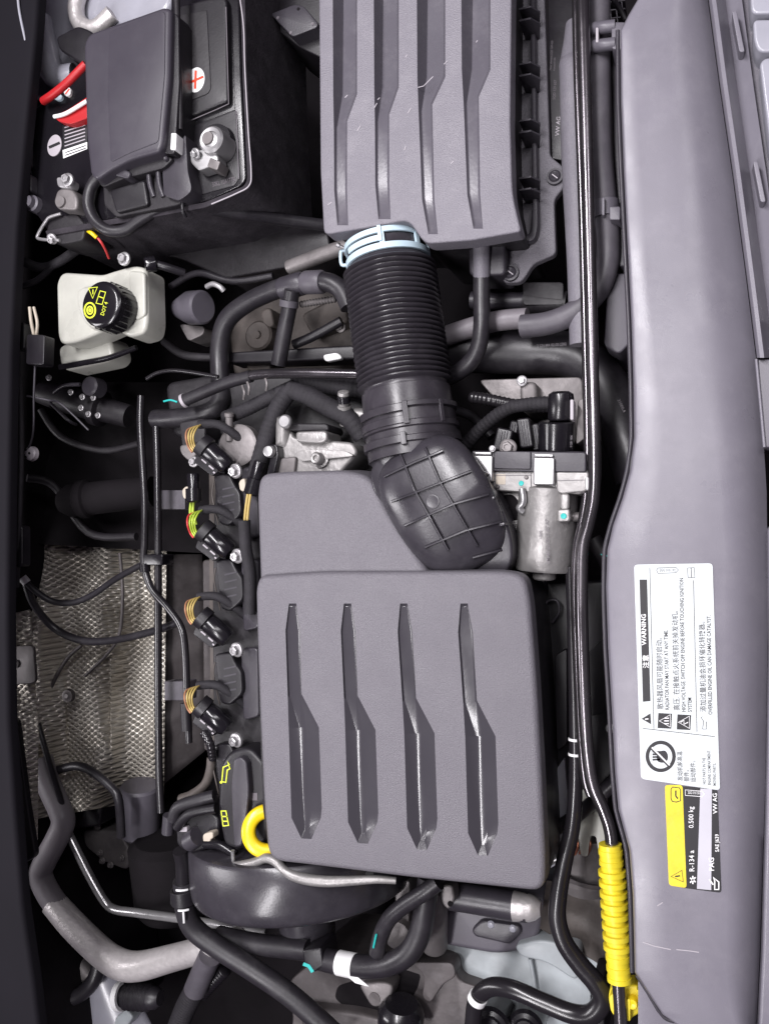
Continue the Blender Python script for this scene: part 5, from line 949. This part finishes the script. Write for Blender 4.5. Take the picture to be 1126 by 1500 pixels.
# thick foil wrapped pipe and its neighbours
ap = T('insulated_pipe', 'thick kinked foil wrapped pipe sweeping through the lower corner', 'pipe', (150, 1390, -.35))
tube('upper_run', [(60, 1110, -.24), (70, 1145, -.24), (88, 1185, -.24), (93, 1205, -.24), (84, 1228, -.24), (66, 1262, -.24), (60, 1282, -.24), (72, 1310, -.24), (98, 1345, -.24)], 17, 'greyhose', ap, n=22, sub=8)
tube('foil_run', [(78, 1322, -.24, 18), (110, 1358, -.24, 19.5), (150, 1396, -.24, 20), (178, 1413, -.24, 21), (206, 1415, -.235, 20.5), (250, 1404, -.23, 19), (300, 1390, -.22, 18), (350, 1375, -.21, 17)], 22, 'foil', ap, n=28, sub=10)
one(tube('thin_silver_pipe', [(84, 1190, -.27), (104, 1228, -.27), (130, 1280, -.27), (152, 1318, -.27), (168, 1332, -.27), (200, 1337, -.26), (260, 1345, -.25), (330, 1356, -.24), (390, 1366, -.24)], 6.4, 'steel', n=14), 'thin bright metal pipe bent beside the foil wrapped pipe', 'pipe')
one(slab('black_module', [(92, 1156), (140, 1150), (150, 1165), (146, 1210), (96, 1216)], -.33, -.5, 'black', c=5, e=.004), 'black control module under the heat shield', 'module')
one(lathe('grey_canister', (205, 1150, -.36), (205, 1222, -.38), [(0, 26), (.05, 29), (.95, 29), (1, 26), (1, 0)], 'trim', n=32), 'plain grey cylinder canister beside the straight pipe', 'canister')
ss = T('steering_joint', 'dull grey steering joint with small bolts deep below the bent hose', 'joint', (170, 1250, -.5))
slab('body', [(120, 1215), (176, 1218), (192, 1250), (186, 1276), (150, 1262), (124, 1240)], -.38, -.5, 'alud', ss, c=8, e=.006)
for x, y in ((141, 1212), (145, 1250), (148, 1262), (160, 1268), (176, 1258)): bolt(x, y, -.37, 5, ss, 'alud')
one(lathe('dark_flywheel_case', (250, 1225, -.36), (262, 1330, -.38), [(0, 50), (.08, 62), (.9, 62), (1, 55), (1, 0)], 'floor', n=36), 'round black casing in the dark beside the drum', 'casing')
wh2 = T('wheel_arch', 'pale grey painted inner wheel arch in the lower corner', 'body panel', (150, 1470, -.5))
sheet('panel', [(88, 1440), (170, 1400), (240, 1540), (60, 1560)], 20, 20, lambda u, v: -.40 + .04 * math.sin(u * 3.1), 'paint', wh2, .004)
sheet('gusset', [(90, 1418), (118, 1396), (140, 1420), (110, 1450)], 10, 10, lambda u, v: -.36 + .02 * math.sin(u * 3), 'alud', wh2, .004)
slab('cut_edge', [(168, 1492), (184, 1478), (196, 1490), (182, 1510), (166, 1510)], -.32, -.36, 'paintw', wh2, c=2)
one(tube('black_seal', [(40, 1462, -.3), (80, 1466, -.31), (115, 1458, -.32), (138, 1435, -.32), (148, 1400, -.33)], 11, 'rubber', n=16), 'curved black rubber seal over the wheel arch', 'seal')
bo = T('steering_boot', 'ribbed black rubber boot with pale end ring in the lower corner', 'boot', (200, 1460, -.4))
lathe('boot', (172, 1458, -.30), (235, 1462, -.30), [(0, 0), (.02, 12), (.1, 18)] + [(.14 + .1 * i + s, r) for i in range(7) for s, r in ((0, 19), (.05, 15.5))] + [(.9, 15), (1, 10)], 'rubber', bo, n=28); band('pale_ring', (174, 1459, -.29), (181, 1459, -.29), 0, 1, 15, 20, 'whink', bo, -120, 80, 20)
sd = T('braided_sleeve_hose', 'grey hose end pushed into a mesh braided sleeve', 'hose', (290, 1450, -.3))
tube('hose_end', [(308, 1400, -.2), (298, 1422, -.21), (286, 1450, -.22)], 17, 'rubberg', sd, n=20); tube('braid', [(288, 1446, -.225), (272, 1476, -.23), (255, 1520, -.24)], 15, 'tape', sd, n=20, rib=.05, ribn=24); tube('corrugated_lead', [(330, 1420, -.23), (312, 1438, -.24), (296, 1456, -.25)], 9, 'black', sd, rib=.15, ribn=12)
cf = T('subframe', 'brown grey pressed steel gearbox mount with square openings', 'bracket', (560, 1460, -.4))
slab('arm', [(420, 1440), (470, 1398), (560, 1404), (640, 1400), (668, 1408), (670, 1436), (712, 1450), (690, 1540), (400, 1560), (430, 1500)], -.24, -.42, 'brownm', cf, c=10, e=.01)
slab('opening', [(494, 1444, 8), (520, 1436), (556, 1460), (560, 1480), (510, 1480), (490, 1462)], -.2395, -.26, 'floor', cf, c=6, e=.0005); slab('opening', [(586, 1418, 5), (616, 1428, 5), (612, 1446), (596, 1476), (574, 1470), (580, 1440)], -.2395, -.26, 'floor', cf, c=5, e=.0005)
slab('raised_step', [(600, 1410), (664, 1410), (668, 1432), (650, 1440), (630, 1470), (618, 1462), (622, 1428)], -.215, -.25, 'brownm', cf, c=5, e=.008); slab('lower_lip', [(440, 1476), (520, 1484), (600, 1504), (600, 1530), (440, 1520)], -.215, -.25, 'brownm', cf, c=8, e=.012)
slab('cast_lug', [(524, 1442), (560, 1438), (576, 1444), (570, 1470), (545, 1478), (534, 1460)], -.20, -.25, 'alud', cf, c=8, e=.008); vcyl('lug_hole', 548, 1463, -.1992, [(0, 0), (.0004, 9), (-.004, 9)], 'brownm', cf, n=20)
lathe('black_bush', (586, 1512, -.20), (588, 1470, -.19), [(0, 30), (.3, 34), (.7, 34), (.85, 30), (1, 24), (1, 0)], 'blackg', cf, n=36)
po = T('gearbox_post', 'round grey metal post with bracket ear under the cover corner', 'post', (640, 1350, -.35))
lathe('post', (636, 1300, -.19), (636, 1388, -.23), [(0, 18), (.1, 20), (.95, 20), (1, 18), (1, 0)], 'alud', po, n=28); slab('ear', [(640, 1298, 6), (662, 1296, 6), (666, 1320, 8), (656, 1334, 6), (648, 1326)], -.15, -.18, 'alud', po, c=5, e=.005); vcyl('ear_hole', 659, 1324, -.1492, [(0, 0), (.0004, 4), (-.003, 4)], 'floor', po, n=16); slab('web', [(578, 1290), (600, 1290), (598, 1370), (580, 1376)], -.2, -.35, 'alud', po, c=4); vcyl('round_cap', 580, 1372, -.18, [(0, 0), (0, 16), (-.003, 20), (-.03, 21)], 'alud', po, n=28)
cr2 = T('chassis_rail', 'white and grey painted chassis rail with embossed pad under the engine', 'body panel', (740, 1420, -.5))
slab('rail_top', [(618, 1384, 4), (700, 1360), (740, 1330), (870, 1345), (890, 1420), (880, 1560), (700, 1560), (668, 1420)], -.27, -.5, 'paintw', cr2, c=10, e=.012)
slab('rear_step', [(640, 1300), (800, 1312), (800, 1340), (780, 1390), (730, 1400), (640, 1384)], -.245, -.32, 'trim', cr2, c=12, e=.012); slab('embossed_pad', [(690, 1362, 5), (704, 1348), (760, 1356, 5), (764, 1366), (746, 1384, 5), (694, 1372)], -.235, -.26, 'dgrey', cr2, c=5, e=.005)
for x, y in ((718, 1356), (750, 1362)): vcyl('weld_spot', x, y, -.232, [(0, 0), (-.001, 4), (-.004, 6)], 'paint', cr2, n=16)
slab('seam_flap', [(752, 1386, 6), (792, 1376), (850, 1390), (846, 1440), (800, 1410), (762, 1402, 8)], -.225, -.27, 'paintw', cr2, c=8, e=.010); tube('seam', [(776, 1404, -.258), (784, 1450, -.262), (786, 1500, -.262)], 3, 'paintw', cr2, n=8)
sheet('side_wall', [(800, 1290), (900, 1300), (890, 1420), (790, 1360)], 14, 14, lambda u, v: -.24 - .02 * math.sin(u * 3) + noise.noise(Vector((u * 3, v * 3, 2))) * .012, 'cast', cr2, .004)
dt = T('drive_shaft', 'dark smooth tube with torn foil end under the cover corner', 'shaft', (730, 1325, -.3))
lathe('tube', (660, 1312, -.20), (772, 1330, -.20), [(0, 20), (1, 20)], 'dgrey', dt, n=28); lathe('foil_end', (752, 1327, -.198), (792, 1332, -.198), [(0, 21), (.3, 20), (.6, 19), (.8, 16), (1, 10), (1, 0)], 'foil', dt, n=28)
for i, (x, y, r) in enumerate(((716, 1510, 30), (768, 1510, 26))):
    one(vcyl('rubber_mount', x, y, -.18 - .01 * i, [(0, 0), (0, r - 12), (-.004, r - 10), (-.006, r - 4), (-.012, r), (-.06, r)], 'blackg', n=36), ('large round black rubber cap inside the pipe loop', 'smaller round black rubber cap on the white rail')[i], 'rubber cap')
one(slab('black_support', [(864, 1450), (884, 1444), (886, 1540), (862, 1540)], -.15, -.3, 'black', c=2), 'upright black support plate beside the yellow pipe holder', 'support')
